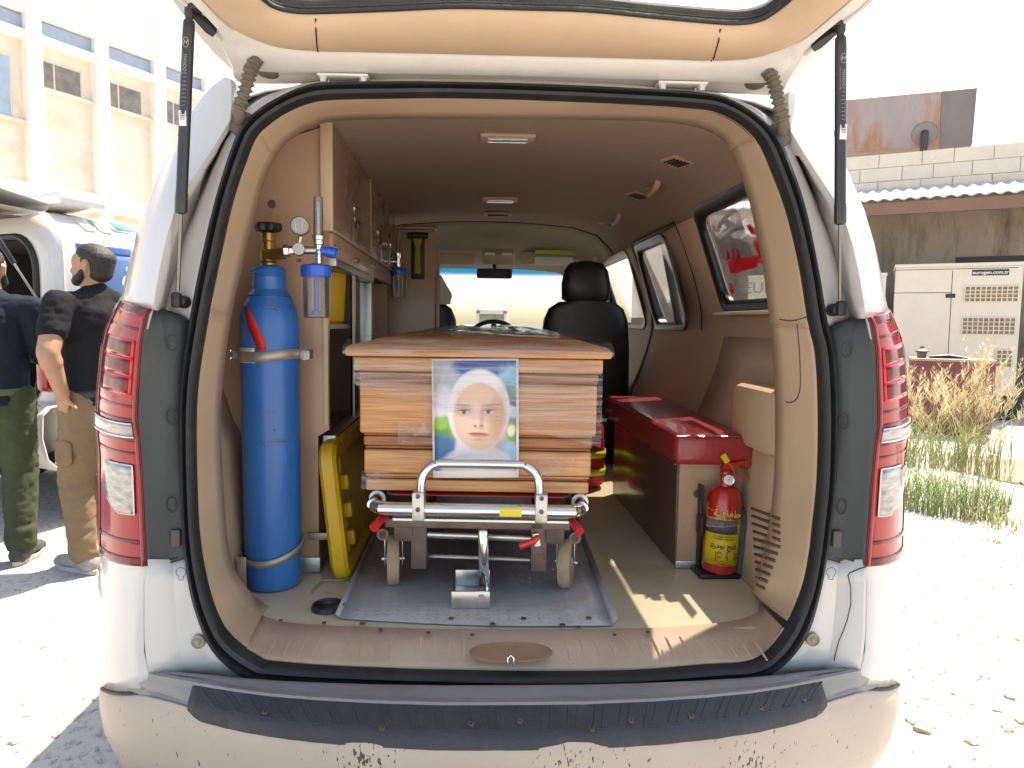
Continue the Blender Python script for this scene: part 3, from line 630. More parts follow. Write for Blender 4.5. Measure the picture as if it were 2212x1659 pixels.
# ================================================================== WINDOWS (right and left)
FRM = M('black_window_frame', (.015, .015, .016), .35, var=.1, vs=10)
TINT = GLASS('tinted_glass', (.93, .925, .93), .25, haze=.03, hcol=(.55, .55, .58)); PANE = GLASS('window_glass', (.93, .93, .93), .25, haze=.03, hcol=(.6, .6, .6))
def wallx(z, out): return xo(z)-.004 if out else xi(z)
def window(side, y0, y1, z0, z1, pane, name='side_window', split=None):
    sg = 1 if side == 'R' else -1
    ou = rrect(y0-.028, y1+.028, z0-.028, z1+.028, .05); inn = rrect(y0+.012, y1-.012, z0+.012, z1-.012, .055)
    rows = []
    for t, dx in ((0, .002), (.12, -.008), (.55, -.010), (.8, -.004), (1, .006)):
        rows.append([(sg*(wallx(a[1]*(1-t)+b[1]*t, 0)+dx), a[0]*(1-t)+b[0]*t, a[1]*(1-t)+b[1]*t) for a, b in zip(ou, inn)])
    rows.append([(sg*(xo(b[1])-.008), b[0], b[1]) for b in inn])
    f = MB().grid(rows, cu=True).build('window_frame', FRM, van, angle=40)
    cen = ((y0+y1)/2, (z0+z1)/2)
    po = rrect(y0-.01, y1+.01, z0-.01, z1+.01, .03)
    xp = lambda z: xo(z0)+(xo(z1)-xo(z0))*(z-z0)/(z1-z0)-.006
    MB().prism([(sg*xp(p[1]), p[0], p[1]) for p in po], (-sg*.003, 0, 0)).build('window_pane', pane, f, smooth=False)
    if split:
        MB().box((sg*(xi((z0+z1)/2)+.012), split, (z0+z1)/2), (.03, .035, (z1-z0)+.07), .004, (0, sg*-.21, 0)).build('window_mullion', FRM, f)
    return f
qf = window('R', .30, 1.08, 1.42, 1.75, TINT); window('R', 1.56, 2.08, 1.34, 1.72, PANE, split=1.72); window('R', 2.3, 3.1, 1.34, 1.72, PANE)
window('L', .30, 1.03, 1.42, 1.75, TINT); window('L', 2.45, 3.1, 1.34, 1.72, PANE)
# bright sill under the quarter window
MB().b2((.83, .26, 1.378), (.870, 1.10, 1.390), .003).build('window_sill', M('pale_sill', (.62, .55, .45), .4), qf)
# stickers on the quarter pane: red crescent emblem, red band with flame tips
def TRL(name, c):
    m = bpy.data.materials.new(name); m.use_nodes = True; t = m.node_tree; t.nodes.remove(t.nodes['Principled BSDF']); a = t.nodes.new('ShaderNodeBsdfDiffuse'); b = t.nodes.new('ShaderNodeBsdfTranslucent'); x = t.nodes.new('ShaderNodeMixShader'); x.inputs[0].default_value = .6
    n = t.nodes.new('ShaderNodeTexNoise'); n.inputs['Scale'].default_value = 30; mx = t.nodes.new('ShaderNodeMix'); mx.data_type = 'RGBA'; t.links.new(n.outputs[0], mx.inputs[0]); mx.inputs[6].default_value = (*[v*.8 for v in c], 1); mx.inputs[7].default_value = (*c, 1)
    t.links.new(mx.outputs[2], a.inputs[0]); t.links.new(mx.outputs[2], b.inputs[0]); t.links.new(a.outputs[0], x.inputs[1]); t.links.new(b.outputs[0], x.inputs[2]); t.links.new(x.outputs[0], t.nodes['Material Output'].inputs[0]); return m
SR = TRL('red_sticker', (.55, .012, .016)); SW = TRL('white_sticker', (.78, .76, .76)); SG = GLASS('grey_film', (.80, .79, .80), .1, haze=.06, hcol=(.4, .4, .4))
def stick(name, pts, mat, off=.0085):
    P = [W(u, v, x=.80) for u, v in pts]
    P = [np.array([xo(p[2])-off, *W(u, v, x=xo(p[2])-off)[1:]]) for (u, v), p in zip(pts, P)]
    return MB().prism(P, (-.0008, 0, 0)).build(name, mat, qf)
stick('sticker_band', [(1570, 566), (1588, 561), (1610, 556), (1628, 551), (1636, 552), (1645, 545), (1660, 541), (1690, 534), (1690, 562), (1668, 567), (1648, 571), (1638, 567), (1634, 578), (1610, 584), (1590, 590), (1578, 592)], SR)
for a, b, c in ((1566, 535, 1573), (1577, 530, 1584), (1587, 529, 1595)): stick('sticker_flame', [(a+2, 562), (a+5, 548), (a, b), (c+2, 545), (c+5, 560)], SR)
stick('emblem_drop', [(1627, 525), (1630, 516), (1637, 513), (1645, 518), (1652, 534), (1655, 540), (1648, 545), (1640, 552), (1632, 540)], SR)
stick('emblem_white', [(1603, 478), (1611, 472), (1612, 482), (1618, 488), (1625, 500), (1632, 512), (1622, 512), (1612, 503)], SW)
stick('emblem_red', [(1613, 487), (1618, 484), (1624, 490), (1634, 508), (1625, 507), (1618, 498)], SR, .0095)
stick('sticker_crescent', [(1573, 612), (1580, 611), (1584, 622), (1586, 632), (1580, 636), (1574, 627), (1579, 623)], SR)
stick('grey_film_strip', [(1533, 455), (1590, 452), (1627, 552), (1575, 565), (1556, 560), (1540, 500)], SG, .0075)

# ================================================================== INTERIOR FITTINGS OF THE VAN
BEIGE = M('beige_plastic', (.50, .42, .31), .5, var=.05); SEAT = M('black_leatherette', (.014, .0135, .0135), .38, var=.25, vs=20, bump=.1, bs=60)
# moulded right lower wall with armrest pocket
rows = []
for y in (.27, .40, .55, .80, 1.05):
    dx = ip(y, (.27, .40, 1.05), (0, -.004, -.004))
    rows.append([(xi(z)+dx*(1 if z < 1.12 else 0)-.004-(.035 if .98 < z < 1.16 and y < .52 else 0), y, z) for z in (.586, .75, .9, .97, 1.0, 1.05, 1.10, 1.14, 1.17, 1.22, 1.30)])
MB().grid(rows).build('lower_wall_panel', TAN, van, solid=.003, angle=40)
MB().b2((.722, .30, .975), (.85, .60, 1.165), .03).build('armrest', TAN, van)
for i in range(11):
    pts = [HIT(1624+1.2*i+(62-5.5*max(0, i-4)-1.2*i)*q, 1098+16.5*i+(24-1.5*i)*q, .001) for q in np.linspace(0, 1, 5)]
    MB().tube(pts, .0045, 6).build('vent_slot', M('slot_brown', (.14, .085, .05), .7), van)
# seams of the moulded wall panels
for pts in (((1722, 700), (1727, 760), (1729, 830), (1722, 860), (1708, 869), (1697, 868)), ((1684, 690), (1712, 693), (1745, 684))):
    MB().tube([HIT(u, v, .0008) for u, v in smooth_curve(pts, 40, closed=False)], .0016, 5).build('panel_seam', M('seam_brown', (.10, .06, .04), .8), van)
# door pillar cover between windows and door edge shadow line
MB().tube([(xi(z)-.002, 1.34, z) for z in np.linspace(1.32, 1.75, 8)], .003, 6).build('door_gap', BLACK, van)
MB().tube([(xi(z)-.002, 2.12, z) for z in np.linspace(.6, 1.74, 12)]+[(xi(1.76)-.002, y, 1.755) for y in (2.05, 1.7, 1.33)], .009, 8).build('sliding_door_seal', RUB, van)
# headliner seam, lamps, vents, handles
MB().tube([(a*.995, 2.60-.10*(abs(a)/.65)**2*0, b-.002) for a, b in full], .004, 6).build('headliner_seam', BLACK, van)
def lamp_ceiling(x, y, z, w_, h_, lens):
    o = MB().box((x, y, z), (w_, h_, .014), .006).build('ceiling_lamp', BROWN, van); MB().box((x, y-.002, z-.008), (w_*.74, h_*.62, .014), .006).build('lamp_lens', lens, o); return o
lamp_ceiling(.016, .70, 1.924, .175, .075, M('lamp_grey_lens', (.35, .37, .38), .15, var=.3, vs=40, coat=1)); lamp_ceiling(.042, 1.82, 1.922, .17, .09, M('lamp_white_lens', (.85, .85, .82), .2, coat=1)); lamp_ceiling(.05, 2.25, 1.92, .15, .06, BLACK)
for x, y in ((.578, .775), (.593, 1.37), (.631, 2.17)):
    sl_ = -.22; z = ip(x, (.5, .65), (1.905, 1.86))
    v = MB().box((x, y, z-.003), (.075, .095, .008), .003, (0, .29, .35)).build('air_vent', BROWN, van)
    for k_ in range(5): MB().box((x-.022+.011*k_, y, z-.008+.0033*(2-k_)), (.0045, .06, .006), 0, (0, .29, .35)).build('vent_louvre', BLACK, v)
for x, y in ((.60, 1.15), (.62, 1.92), (.70, 3.0)):
    z = ip(x, (.5, .65, .73), (1.905, 1.86, 1.78))+hl(y)
    MB().tube([(x, y-.07, z+.004), (x-.004, y-.062, z-.018), (x-.012, y-.03, z-.034), (x-.012, y+.03, z-.034), (x-.004, y+.062, z-.018), (x, y+.07, z+.004)], [.012, .012, .010, .010, .012, .012], 10).build('grab_handle', BROWN, van)
# front end: dash, screen, pillars
DASH = M('dark_dashboard', (.035, .034, .033), .6, var=.15)
MB().prism([(-.78, 3.05, .6), (-.78, 3.05, 1.06), (-.78, 3.15, 1.16), (-.78, 3.45, 1.19), (-.78, 3.9, 1.10), (-.78, 3.9, .6)], (1.56, 0, 0)).build('dashboard', DASH, van, bevel=.02)
MB().tube([(.06+.155*math.cos(a), 2.98, 1.235+.115*math.sin(a)) for a in np.linspace(.0, PI, 15)], .014, 10).build('dash_cowl', DASH, van)
MB().prism([(.03, 2.985, 1.24), (.09, 2.985, 1.24), (.075, 2.985, 1.335), (.045, 2.985, 1.335)], (0, .02, 0)).build('cowl_stalk', DASH, van)
scr = [[(x*(.66+.10*t), 3.33+.62*t+.06*(1-(x)**2)-.06, 1.745-.63*t) for x in np.linspace(-1, 1, 9)] for t in np.linspace(0, 1, 6)]
ws = MB().grid(scr).build('windscreen', GLASS('screen_glass', (.95, .97, .96), .18, haze=.02, hcol=(.8, .8, .8)), van, solid=.004)
MB().grid([[(p[0], p[1]-.008, p[2]) for p in [np.array(a)*(1-t)+np.array(b)*t for a, b in zip(scr[0], scr[1])]] for t in (0, .3, .62)]).build('blue_sunband', GLASS('blue_sunband_glass', (.10, .42, .62), .3), ws, solid=.003)
for sg in (-1, 1): MB().tube([(sg*.70, 3.2, 1.79), (sg*.70, 3.4, 1.70), (sg*.76, 3.7, 1.36), (sg*.80, 3.95, 1.1)], .04, 8).build('screen_pillar', BEIGE, van)
MB().tube([(x, 3.335-.0, 1.752) for x in np.linspace(-.7, .7, 9)], .012, 8).build('screen_header', BEIGE, van)
c = W(1068, 591, y=3.26)
mi = MB().box(c, (.24, .025, .068), .018).build('rear_view_mirror', BLACK, van); MB().cyl(c+np.array([0, .0, .03]), c+np.array([0, .04, .10]), .012).build('mirror_stem', BLACK, mi)
c = W(1076, 554, y=3.02)
oc = MB().box(c, (.21, .10, .075), .012, (.5, 0, 0)).build('overhead_console', BEIGE, van)
for dx in (-.055, .055): MB().box(c+np.array([dx, -.055, .01]), (.07, .01, .022), .004, (.5, 0, 0)).build('map_lamp', M('lamp_white_lens', (.85, .85, .82)), oc)
for u0, u1, v0, v1 in ((930, 1027, 548, 572), (1124, 1288, 546, 572)):
    a = W(u0, v1, y=3.14); b = W(u1, v0, y=3.14); MB().b2((a[0], 3.13, a[2]), (b[0], 3.155, b[2]), .012).build('sun_visor', BEIGE, van)
a = W(1155, 571, y=3.11); b = W(1238, 556, y=3.11)
tag(MB().b2((a[0], 3.108, a[2]), (b[0], 3.112, b[2])).build('paper_sheet', M('white_paper', (.78, .77, .74), .8, var=.03)), 'white paper sheet tucked against the sun visor below the green folder', 'paper')
a = W(1156, 549, y=3.09); b = W(1270, 541, y=3.09)
tag(MB().b2((a[0], 3.07, a[2]), (b[0], 3.115, b[2]), .004).build('folder', M('lime_folder', (.42, .56, .05), .4, var=.04)), 'thin lime green folder pushed above the passenger sun visor', 'folder')
# seats
def seat(cx, y0, name_lbl):
    # backrest
    rows = []
    for i, (z, hw, d) in enumerate(((.62, .20, .10), (.70, .235, .13), (.95, .245, .13), (1.20, .240, .12), (1.36, .225, .105), (1.42, .20, .085), (1.455, .15, .05), (1.462, .05, .02))):
        yy = y0+.10*(z-.62)*-.25
        rows.append([(cx+hw*math.copysign(abs(math.cos(a))**.5, math.cos(a)), yy+d*.5+d*.5*math.copysign(abs(math.sin(a))**.7, math.sin(a)), z) for a in np.linspace(0, 2*PI, 25)[:-1]])
    b = MB().grid(rows, cu=True).build('seat_back', SEAT, van, angle=60)
    hr = [(1.455, .10, .06), (1.47, .128, .085), (1.55, .132, .09), (1.62, .118, .085), (1.66, .09, .065), (1.672, .03, .03)]
    MB().grid([[(cx+hw*math.copysign(abs(math.cos(a))**.6, math.cos(a)), y0+.05+d*.5*math.sin(a), z) for a in np.linspace(0, 2*PI, 21)[:-1]] for z, hw, d in hr], cu=True).build('headrest', SEAT, b, angle=60)
    MB().box((cx, y0+.35, .72), (.48, .5, .16), .05).build('seat_base', SEAT, b)
seat(.52, 2.14, 'passenger'); 
seat(-.40, 2.46, 'driver')
# ================================================================== CARGO: CABINET
LAM = M('brown_laminate', (.48, .305, .20), .32, var=.06, vs=4, stretch=(3, 3, .6), coat=.15); LAMD = M('dark_laminate', (.25, .15, .10), .25, var=.08, vs=4, coat=.4)
BEECH = M('beech_edging', (.60, .45, .29), .45, var=.06, vs=20, stretch=(1, 1, .1)); DARK = M('dark_inside', (.03, .025, .02), .6)
cab = thing('medical_cabinet', 'brown laminate wall cabinet with hinged doors and a sliding glass front, behind the blue cylinder', 'cabinet', (-.65, .5, .585))
zs = [.587, .75, .9, 1.0, 1.06, 1.2, 1.3, 1.42, 1.55, 1.68, 1.74, 1.78, 1.82, 1.86, 1.885]
poly = [(-.511, .495, z) for z in (.587, 1.92)]
poly = [(-.545, .495, .587), (-.545, .495, 1.0), (-.511, .495, 1.02), (-.511, .495, 1.898)]+[(-xi(z)+.006, .495, z-.006) for z in zs[::-1] if xi(z) > .52]
MB().prism(poly, (0, .016, 0)).build('end_panel', LAM, cab, smooth=False)
q = HIT(588, 441, 0)
MB().lathe([(.012, 0), (.012, .002), (.007, .003), (.006, .001), (.001, .001)], q, (0, -1, 0), 16).build('screw_cap', IRON, cab)
MB().b2((-.5285, .480, 1.598), (-.494, .494, 1.902), .002).build('edge_strip', BEECH, cab)
MB().b2((-.527, .482, 1.50), (-.512, .494, 1.592), .001).build('edge_strip', M('orange_edging', (.45, .18, .05), .45), cab)
MB().b2((-.5265, .486, 1.03), (-.5115, .494, 1.49), .001).build('edge_strip', BEECH, cab)
MB().b2((-.64, .484, .59), (-.54, .494, .635), .002).build('kick_plate', ALU, cab)
# upper cupboard body and doors
MB().b2((-.80, .512, 1.600), (-.512, 2.20, 1.612)).build('cupboard_bottom', LAM, cab)
for y0, y1 in ((.497, 1.262), (1.268, 1.86), (1.866, 2.20)):
    d = MB().b2((-.510, y0, 1.604), (-.494, y1, 1.898), .0015).build('cupboard_door', LAMD, cab)
    MB().b2((-.510, y0+.002, 1.598), (-.4925, y1-.002, 1.6035)).build('door_edging', BEECH, d)
    hy = y0+(y1-y0)*(.52 if y0 < 1 else .42)
    MB().lathe([(.001, .006), (.045, .006), (.052, .003), (.055, 0)], (-.494, hy, 1.70), (1, 0, 0), 24, (.45, 1)).build('pull_handle', CHROME, d)
    MB().tube([(-.486, hy+.05*math.cos(a), 1.70-.006+.02*math.sin(a)) for a in np.linspace(PI, 2*PI, 9)], .003, 6).build('handle_rim', CHROME, d)
MB().tube([(-.492, 1.265, 1.605), (-.492, 1.265, 1.897)], .002, 5).build('door_gap_strip', BEECH, cab)
# fascia, glass front
MB().b2((-.520, .512, 1.528), (-.500, 2.20, 1.596), .002).build('fascia_rail', LAM, cab)
for u, v in ((766, 563), (803, 574), (722, 535), (845, 597)):
    q = W(u, v, x=-.499); MB().lathe([(.010, 0), (.010, .003), (.005, .006), (.008, .014), (.002, .018)], q, (1, 0, 0), 12).build('knob', CHROME, cab)
q = W(803, 584, x=-.499); MB().b2((-.4995, q[1]-.05, 1.50), (-.498, q[1]+.06, 1.555)).build('notice_label', M('notice_print', (.55, .60, .60), .5, var=.25, vs=40), cab)
MB().b2((-.535, .512, 1.500), (-.490, 1.33, 1.524), .003).build('glass_rail', ALU, cab); MB().b2((-.535, 1.30, .98), (-.495, 1.335, 1.4995), .004).build('glass_post', ALU, cab); MB().b2((-.535, .512, .975), (-.495, 1.33, 1.0), .003).build('glass_rail', ALU, cab)
MB().b2((-.524, .96, 1.0), (-.519, 1.30, 1.50)).build('sliding_pane', GLASS('cabinet_pane', (.45, .47, .47), .9), cab); MB().b2((-.512, .93, 1.0), (-.505, .965, 1.50)).build('pane_edge', ALU, cab)
MB().b2((-.83, .512, 1.315), (-.53, 1.29, 1.33)).build('shelf', M('pale_shelf', (.5, .42, .33), .5), cab)
MB().b2((-.83, 1.335, .587), (-.82, 2.2, 1.5)).build('recess_back', LAM, cab); MB().b2((-.82, 1.335, .587), (-.515, 1.35, 1.526)).build('divider', LAM, cab)
MB().b2((-.70, 1.352, .6), (-.69, 2.10, 1.526)).build('recess_panel', LAM, cab); MB().b2((-.82, 1.98, .587), (-.512, 2.0, 1.526)).build('divider', LAM, cab)
MB().b2((-.83, .512, .60), (-.545, 1.33, .97), .002).build('lower_cupboard', LAMD, cab)
part = thing('partition_panel', 'tall brown panel with dark rounded cap standing behind the driver seat, yellow hammer on it', 'partition', (-.5, 2.3, .585))
MB().b2((-.79, 2.285, .587), (-.285, 2.31, 1.835), .003).build('panel', LAM, part); MB().b2((-.60, 2.278, 1.8355), (-.275, 2.318, 1.858), .008).build('cap', LAMD, part)
MB().b2((-.283, 2.30, .587), (-.262, 2.33, 1.72), .002).build('edge_panel', LAM, part)
ham = thing('escape_hammer', 'yellow and black emergency hammer in its holder on the brown panel', 'hammer', (-.38, 2.27, 1.60))
a = W(903, 505, y=2.275); HY = M('hammer_yellow', (.40, .26, .02), .5)
MB().b2((a[0]-.035, 2.262, 1.57), (a[0]+.035, 2.284, 1.82), .006).build('holder', BLACK, ham)
MB().prism([(a[0]-.015, 2.25, 1.60), (a[0]+.015, 2.25, 1.60), (a[0]+.012, 2.25, 1.74), (a[0]+.03, 2.25, 1.80), (a[0]-.03, 2.25, 1.80), (a[0]-.012, 2.25, 1.74)], (0, .014, 0)).build('handle', HY, ham)
MB().cyl((a[0]-.055, 2.257, 1.80), (a[0]+.055, 2.257, 1.80), .017).build('head', BLACK, ham)
sh = thing('sharps_bin', 'yellow plastic sharps bin on the shelf behind the cabinet glass', 'bin', (-.59, .88, 1.331))
MB().lathe([(.045, 0), (.058, .01), (.066, .15), (.066, .16)], (-.592, .88, 1.331), (0, 0, 1), 20).build('tub', M('yellow_plastic', (.72, .42, .01), .4, var=.08), sh); MB().lathe([(.068, .16), (.068, .172), (.04, .18), (.001, .18)], (-.592, .88, 1.331), (0, 0, 1), 20).build('lid', MATS['yellow_plastic'], sh)

# ================================================================== OXYGEN CYLINDER
BLUE = M('worn_blue_paint', (.018, .135, .42), .38, var=.12, vs=9, stretch=(1, 1, .3), coat=.2, col2=(.05, .19, .44), c2lo=.5, c2hi=.8, c2s=5); BRASS = M('brass', (.42, .24, .07), .32, .85, var=.2, vs=20); BP = M('bright_blue_plastic', (.01, .09, .55), .3, var=.05, coat=.3)
CLR = GLASS('clear_plastic', (.86, .86, .85), .6, haze=.10, hcol=(.7, .7, .7))
ox, oy = -.655, .40
cyl = thing('oxygen_cylinder', 'tall scuffed blue oxygen cylinder strapped upright against the cabinet end, regulator on top', 'gas cylinder', (ox, oy, .586))
bd = MB().lathe([(.066, .587), (.074, .592), (.080, .61), (.080, 1.325), (.0785, 1.35), (.073, 1.375), (.062, 1.398), (.0585, 1.404), (.0585, 1.409), (.046, 1.425), (.0455, 1.455), (.0475, 1.46), (.045, 1.464), (.0475, 1.468), (.045, 1.472), (.0475, 1.476), (.045, 1.482), (.034, 1.49), (.018, 1.492)], (ox, oy, 0), (0, 0, 1), 48).build('bottle', BLUE, cyl)
MB().lathe([(.0592, 1.4055), (.0592, 1.4075)], (ox, oy, 0), (0, 0, 1), 40).build('shoulder_groove', BLACK, bd)
# curved red strip following the cylinder surface, old chips in the paint
pts = [(u, v) for u, v in ((528, 660), (536, 690), (546, 720), (552, 752))]
def cylsurf(u, v, off=.001):
    d = ray(u, v); ax, ay = CAM[0]-ox, CAM[1]-oy; A = d[0]**2+d[1]**2; B = 2*(ax*d[0]+ay*d[1]); C = ax*ax+ay*ay-(.08+off)**2; D = max(0, B*B-4*A*C)
    return CAM+d*((-B-math.sqrt(D))/(2*A))
MB().grid([[cylsurf(a, v), cylsurf((a+b)/2, v), cylsurf(b, v)] for a, b, v in ((529, 534, 662), (531, 545, 680), (534, 555, 700), (542, 566, 722), (551, 575, 742), (555, 575, 756))]).build('red_strip', M('strip_red', (.50, .015, .012), .5), bd, solid=.0015)
for u, v, w_, h_ in ((585, 664, 22, 2.5), (600, 666, 9, 3), (558, 663, 8, 2), (600, 955, 34, 2), (612, 951, 26, 1.5), (640, 947, 20, 1.2), (593, 929, 4, 5), (645, 735, 3, 8), (570, 958, 12, 1.2), (575, 890, 40, 1), (620, 1010, 30, 1)):
    MB().grid([[cylsurf(u-w_/2+w_*i/4, v+dv+random.uniform(-1, 1), .0006) for i in range(5)] for dv in (-h_/2, h_/2)]).build('paint_chip', M('chip_grey', (.12, .16, .14), .7, var=.4, vs=60), bd, solid=.0004)
vl = MB().lathe([(.021, 1.485), (.022, 1.49), (.022, 1.497), (.017, 1.50), (.022, 1.503), (.022, 1.53), (.0165, 1.534), (.0165, 1.555), (.0195, 1.558), (.0195, 1.578), (.013, 1.582)], (ox, oy, 0), (0, 0, 1), 20).build('valve', BRASS, cyl)
MB().lathe([(.022, 1.484), (.023, 1.4855), (.023, 1.489)], (ox, oy, 0), (0, 0, 1), 20).build('thread_tape', PRT, vl)
MB().cyl((ox, oy-.01, 1.518), (ox+.062, oy-.045, 1.522), .0155, 14).build('outlet', BRASS, vl)
m = MB(); n = 40; rows = []
for r_, z in ((.3, 1.582), (.9, 1.584), (1, 1.590), (1, 1.600), (.9, 1.606), (.3, 1.604), (.01, 1.604)):
    rows.append([(ox+r_*(.034+.004*math.cos(6*a))*math.cos(a), oy+r_*(.034+.004*math.cos(6*a))*math.sin(a), z) for a in np.linspace(0, 2*PI, n+1)[:-1]])
MB().grid(rows, cu=True).build('handwheel', BLACK, vl)
# regulator, gauge, flow meter, humidifier
YR = .335
def R3(u, v): return W(u, v, y=YR)
rg = MB().lathe([(.001, -.016), (.0155, -.016), (.017, -.013), (.017, .018), (.012, .022)], R3(646, 539), (-.15, 1, 0), 20).build('regulator', M('regulator_steel', (.34, .32, .30), .32, .8, var=.15), cyl)
MB().lathe([(.013, 0), (.0165, .004), (.0165, .016), (.012, .018), (.010, .034)], R3(612, 541), R3(646, 540)-R3(612, 541), 6).build('union_nut', CHROME, rg)
MB().cyl(R3(646, 540)+np.array([0, .004, 0]), R3(690, 541), .0105, 14).build('outlet_pipe', STEEL, rg)
MB().cyl(R3(646, 528), R3(649, 512), .005, 10).build('gauge_stem', STEEL, rg)
GST = M('gauge_steel', (.30, .28, .26), .35, .8, var=.15)
ga = MB().lathe([(.001, -.012), (.022, -.012), (.0245, -.010), (.0245, .022), (.02, .024)], R3(648, 488), (-.12, 1, 0), 28).build('pressure_gauge', GST, rg)
MB().tube([R3(648, 488)+np.array([dx, -.014, dz]) for dx, dz in ((-.009, .010), (.009, .010), (.009, -.011), (-.009, -.011))], .0009, 6, closed=True).build('gauge_back_plate', CHROME, ga)
MB().cyl(R3(643, 563)+np.array([0, -.01, 0]), R3(652, 563)+np.array([0, -.01, 0]), .004).build('relief_valve', IRON, rg)
fm = MB().lathe([(.010, -.022), (.010, -.012), (.014, -.010), (.014, .0), (.016, .002), (.016, .012), (.012, .014)], R3(688, 520), (0, 0, 1), 18).build('flow_meter', CHROME, rg)
MB().lathe([(.012, 0), (.0128, .004), (.0122, .10), (.0115, .112), (.001, .113)], R3(688, 518), (.0, 0, 1), 18).build('flow_tube', CLR, fm)
MB().lathe([(.004, 0), (.004, .10)], R3(688, 518), (0, 0, 1), 8).build('inner_tube', M('frosted', (.6, .6, .6), .3), fm)
MB().lathe([(.008, -.02), (.012, -.026), (.012, -.034), (.008, -.036), (.009, -.06)], R3(688, 520), (0, 0, 1), 8).build('chrome_stem', CHROME, fm)
MB().lathe([(.009, 0), (.013, .004), (.013, .018), (.015, .02), (.015, .042), (.012, .044)], R3(692, 541), R3(722, 546)-R3(692, 541), 12).build('flow_knob', BP, fm)
hb = R3(683, 597)
hu = MB().lathe([(.010, .036), (.014, .032), (.036, .030), (.0405, .026), (.0405, 0), (.0385, -.002)], hb, (0, 0, 1), 24).build('humidifier_lid', BP, cyl)
MB().lathe([(.037, 0), (.0345, -.006), (.034, -.108), (.030, -.111), (.001, -.111)], hb, (0, 0, 1), 24).build('humidifier_bottle', CLR, hu)
MB().lathe([(.007, 0), (.0065, -.09), (.013, -.092), (.013, -.103), (.001, -.104)], hb, (0, 0, 1), 12).build('dip_tube', BP, hu)
# straps holding the cylinder
br = thing('cylinder_clamp', 'flat metal strap clamped round the middle of the blue cylinder', 'clamp', (ox, oy, 1.23))
STP = M('dull_strap_metal', (.42, .37, .31), .45, .6, var=.2, vs=12)
za = 1.245
arc = [(ox+.083*math.cos(a), oy+.083*math.sin(a)) for a in np.linspace(PI*1.12, PI*1.90, 15)]
path = [(ox-.10, oy-.03), (ox-.088, oy-.035)]+arc+[(ox+.098, oy-.02), (ox+.115, oy+.01)]
MB().grid([[(x, y, z+.004*math.sin(x*30)) for x, y in path] for z in (za-.014, za+.014)]).build('strap', STP, br, solid=.003)
MB().box((ox+.102, oy-.018, za), (.03, .024, .03), .008).build('foil_wrap', M('crumpled_foil', (.50, .46, .42), .3, .8, var=.4, vs=80, bump=.6, bs=150), br)
for dz in (-.009, .012): MB().ell((ox-.098, oy-.036, za+dz), (.006, .006, .006)).build('bolt', CHROME, br)
MB().grid([[(ox+.0815*math.cos(a), oy+.0815*math.sin(a), z) for a in np.linspace(PI*1.14, PI*1.42, 8)] for z in (za-.02, za+.021)]).build('foam_pad', M('white_foam', (.62, .58, .52), .9, var=.1, bump=.4, bs=90), br, solid=.002)
br2 = thing('cylinder_foot_bracket', 'rusty looped foot bracket holding the bottom of the blue cylinder, bolted to the floor', 'bracket', (ox, oy, .586))
arc = [(ox+.086*math.cos(a), oy+.086*math.sin(a), .70+.028*math.sin(a*1)+.012*math.cos(a)) for a in np.linspace(PI*.95, PI*2.08, 22)]
MB().grid([[(x, y, z-.01) for x, y, z in arc], [(x, y, z+.01) for x, y, z in arc]]).build('loop', STP, br2, solid=.003)
MB().box((ox-.062, oy-.088, .642), (.024, .005, .105), .001).build('leg', STP, br2); MB().box((ox-.068, oy-.105, .590), (.03, .05, .006), .002).build('foot', STP, br2); MB().lathe([(.009, 0), (.009, .006), (.004, .008)], (ox-.072, oy-.112, .593), (0, 0, 1), 6).build('bolt', IRON, br2)
MB().box((ox+.115, oy+.085, .70), (.07, .004, .022), .006).build('wall_tab', STP, br2)

# ================================================================== SPINE BOARD
YEL = M('worn_yellow_plastic', (.62, .38, .012), .42, var=.12, vs=7, col2=(.40, .24, .02), c2lo=.55, c2hi=.8, c2s=6, coat=.1)
sb = thing('spine_board', 'worn yellow plastic spine board standing on its long edge between cabinet and coffin', 'stretcher board', (-.52, .56, .587))
sb.rotation_euler = (0, 0, 0)
m = MB(); y0, y1, H, T = .39, 2.05, .405, .05
out = rrect(y0, y1, 0, H, .055, 6); sec = []
for t, ins in ((-T/2, .010), (-T/2+.010, 0), (T/2-.010, 0), (T/2, .010)):
    sec.append([(t, y0+(y-y0)*1+(.0 if ins == 0 else (ins if y < (y0+y1)/2 else -ins)), z+(0 if ins == 0 else (ins if z < H/2 else -ins))) for y, z in out])
shear = Matrix.Translation((-.462, 0, .588)) @ Matrix.Rotation(math.radians(-6.0), 4, 'Y') @ Matrix.Rotation(0, 4, 'Z')
rim = MB().grid(sec, cu=True)
# rim as a frame: inner edge and recessed centre panel with hand holes
inn = rrect(y0+.055, y1-.055, .05, H-.05, .03, 6)
fr = MB().grid([sec[1], sec[2], sec[3], [(T/2-.004, y, z) for y, z in inn], [(.006, y, z) for y, z in inn]], cu=True); fr.grid([sec[1], sec[0], [(-T/2+.004, y, z) for y, z in inn], [(-.004, y, z) for y, z in inn]], cu=True)
fr.xf(shear).build('rim', YEL, sb, angle=40)
m = MB()
m.b2((-.006, y0+.15, .045), (.008, y1-.15, H-.045)); m.b2((-.006, y0+.05, .14), (.008, y0+.16, .265)); m.xf(shear).build('centre_panel', YEL, sb)
for zz in (.10, .185, .27):
    MB().box((.018, y0+.135, zz), (.03, .04, .045), .006).xf(shear).build('grip_block', YEL, sb)

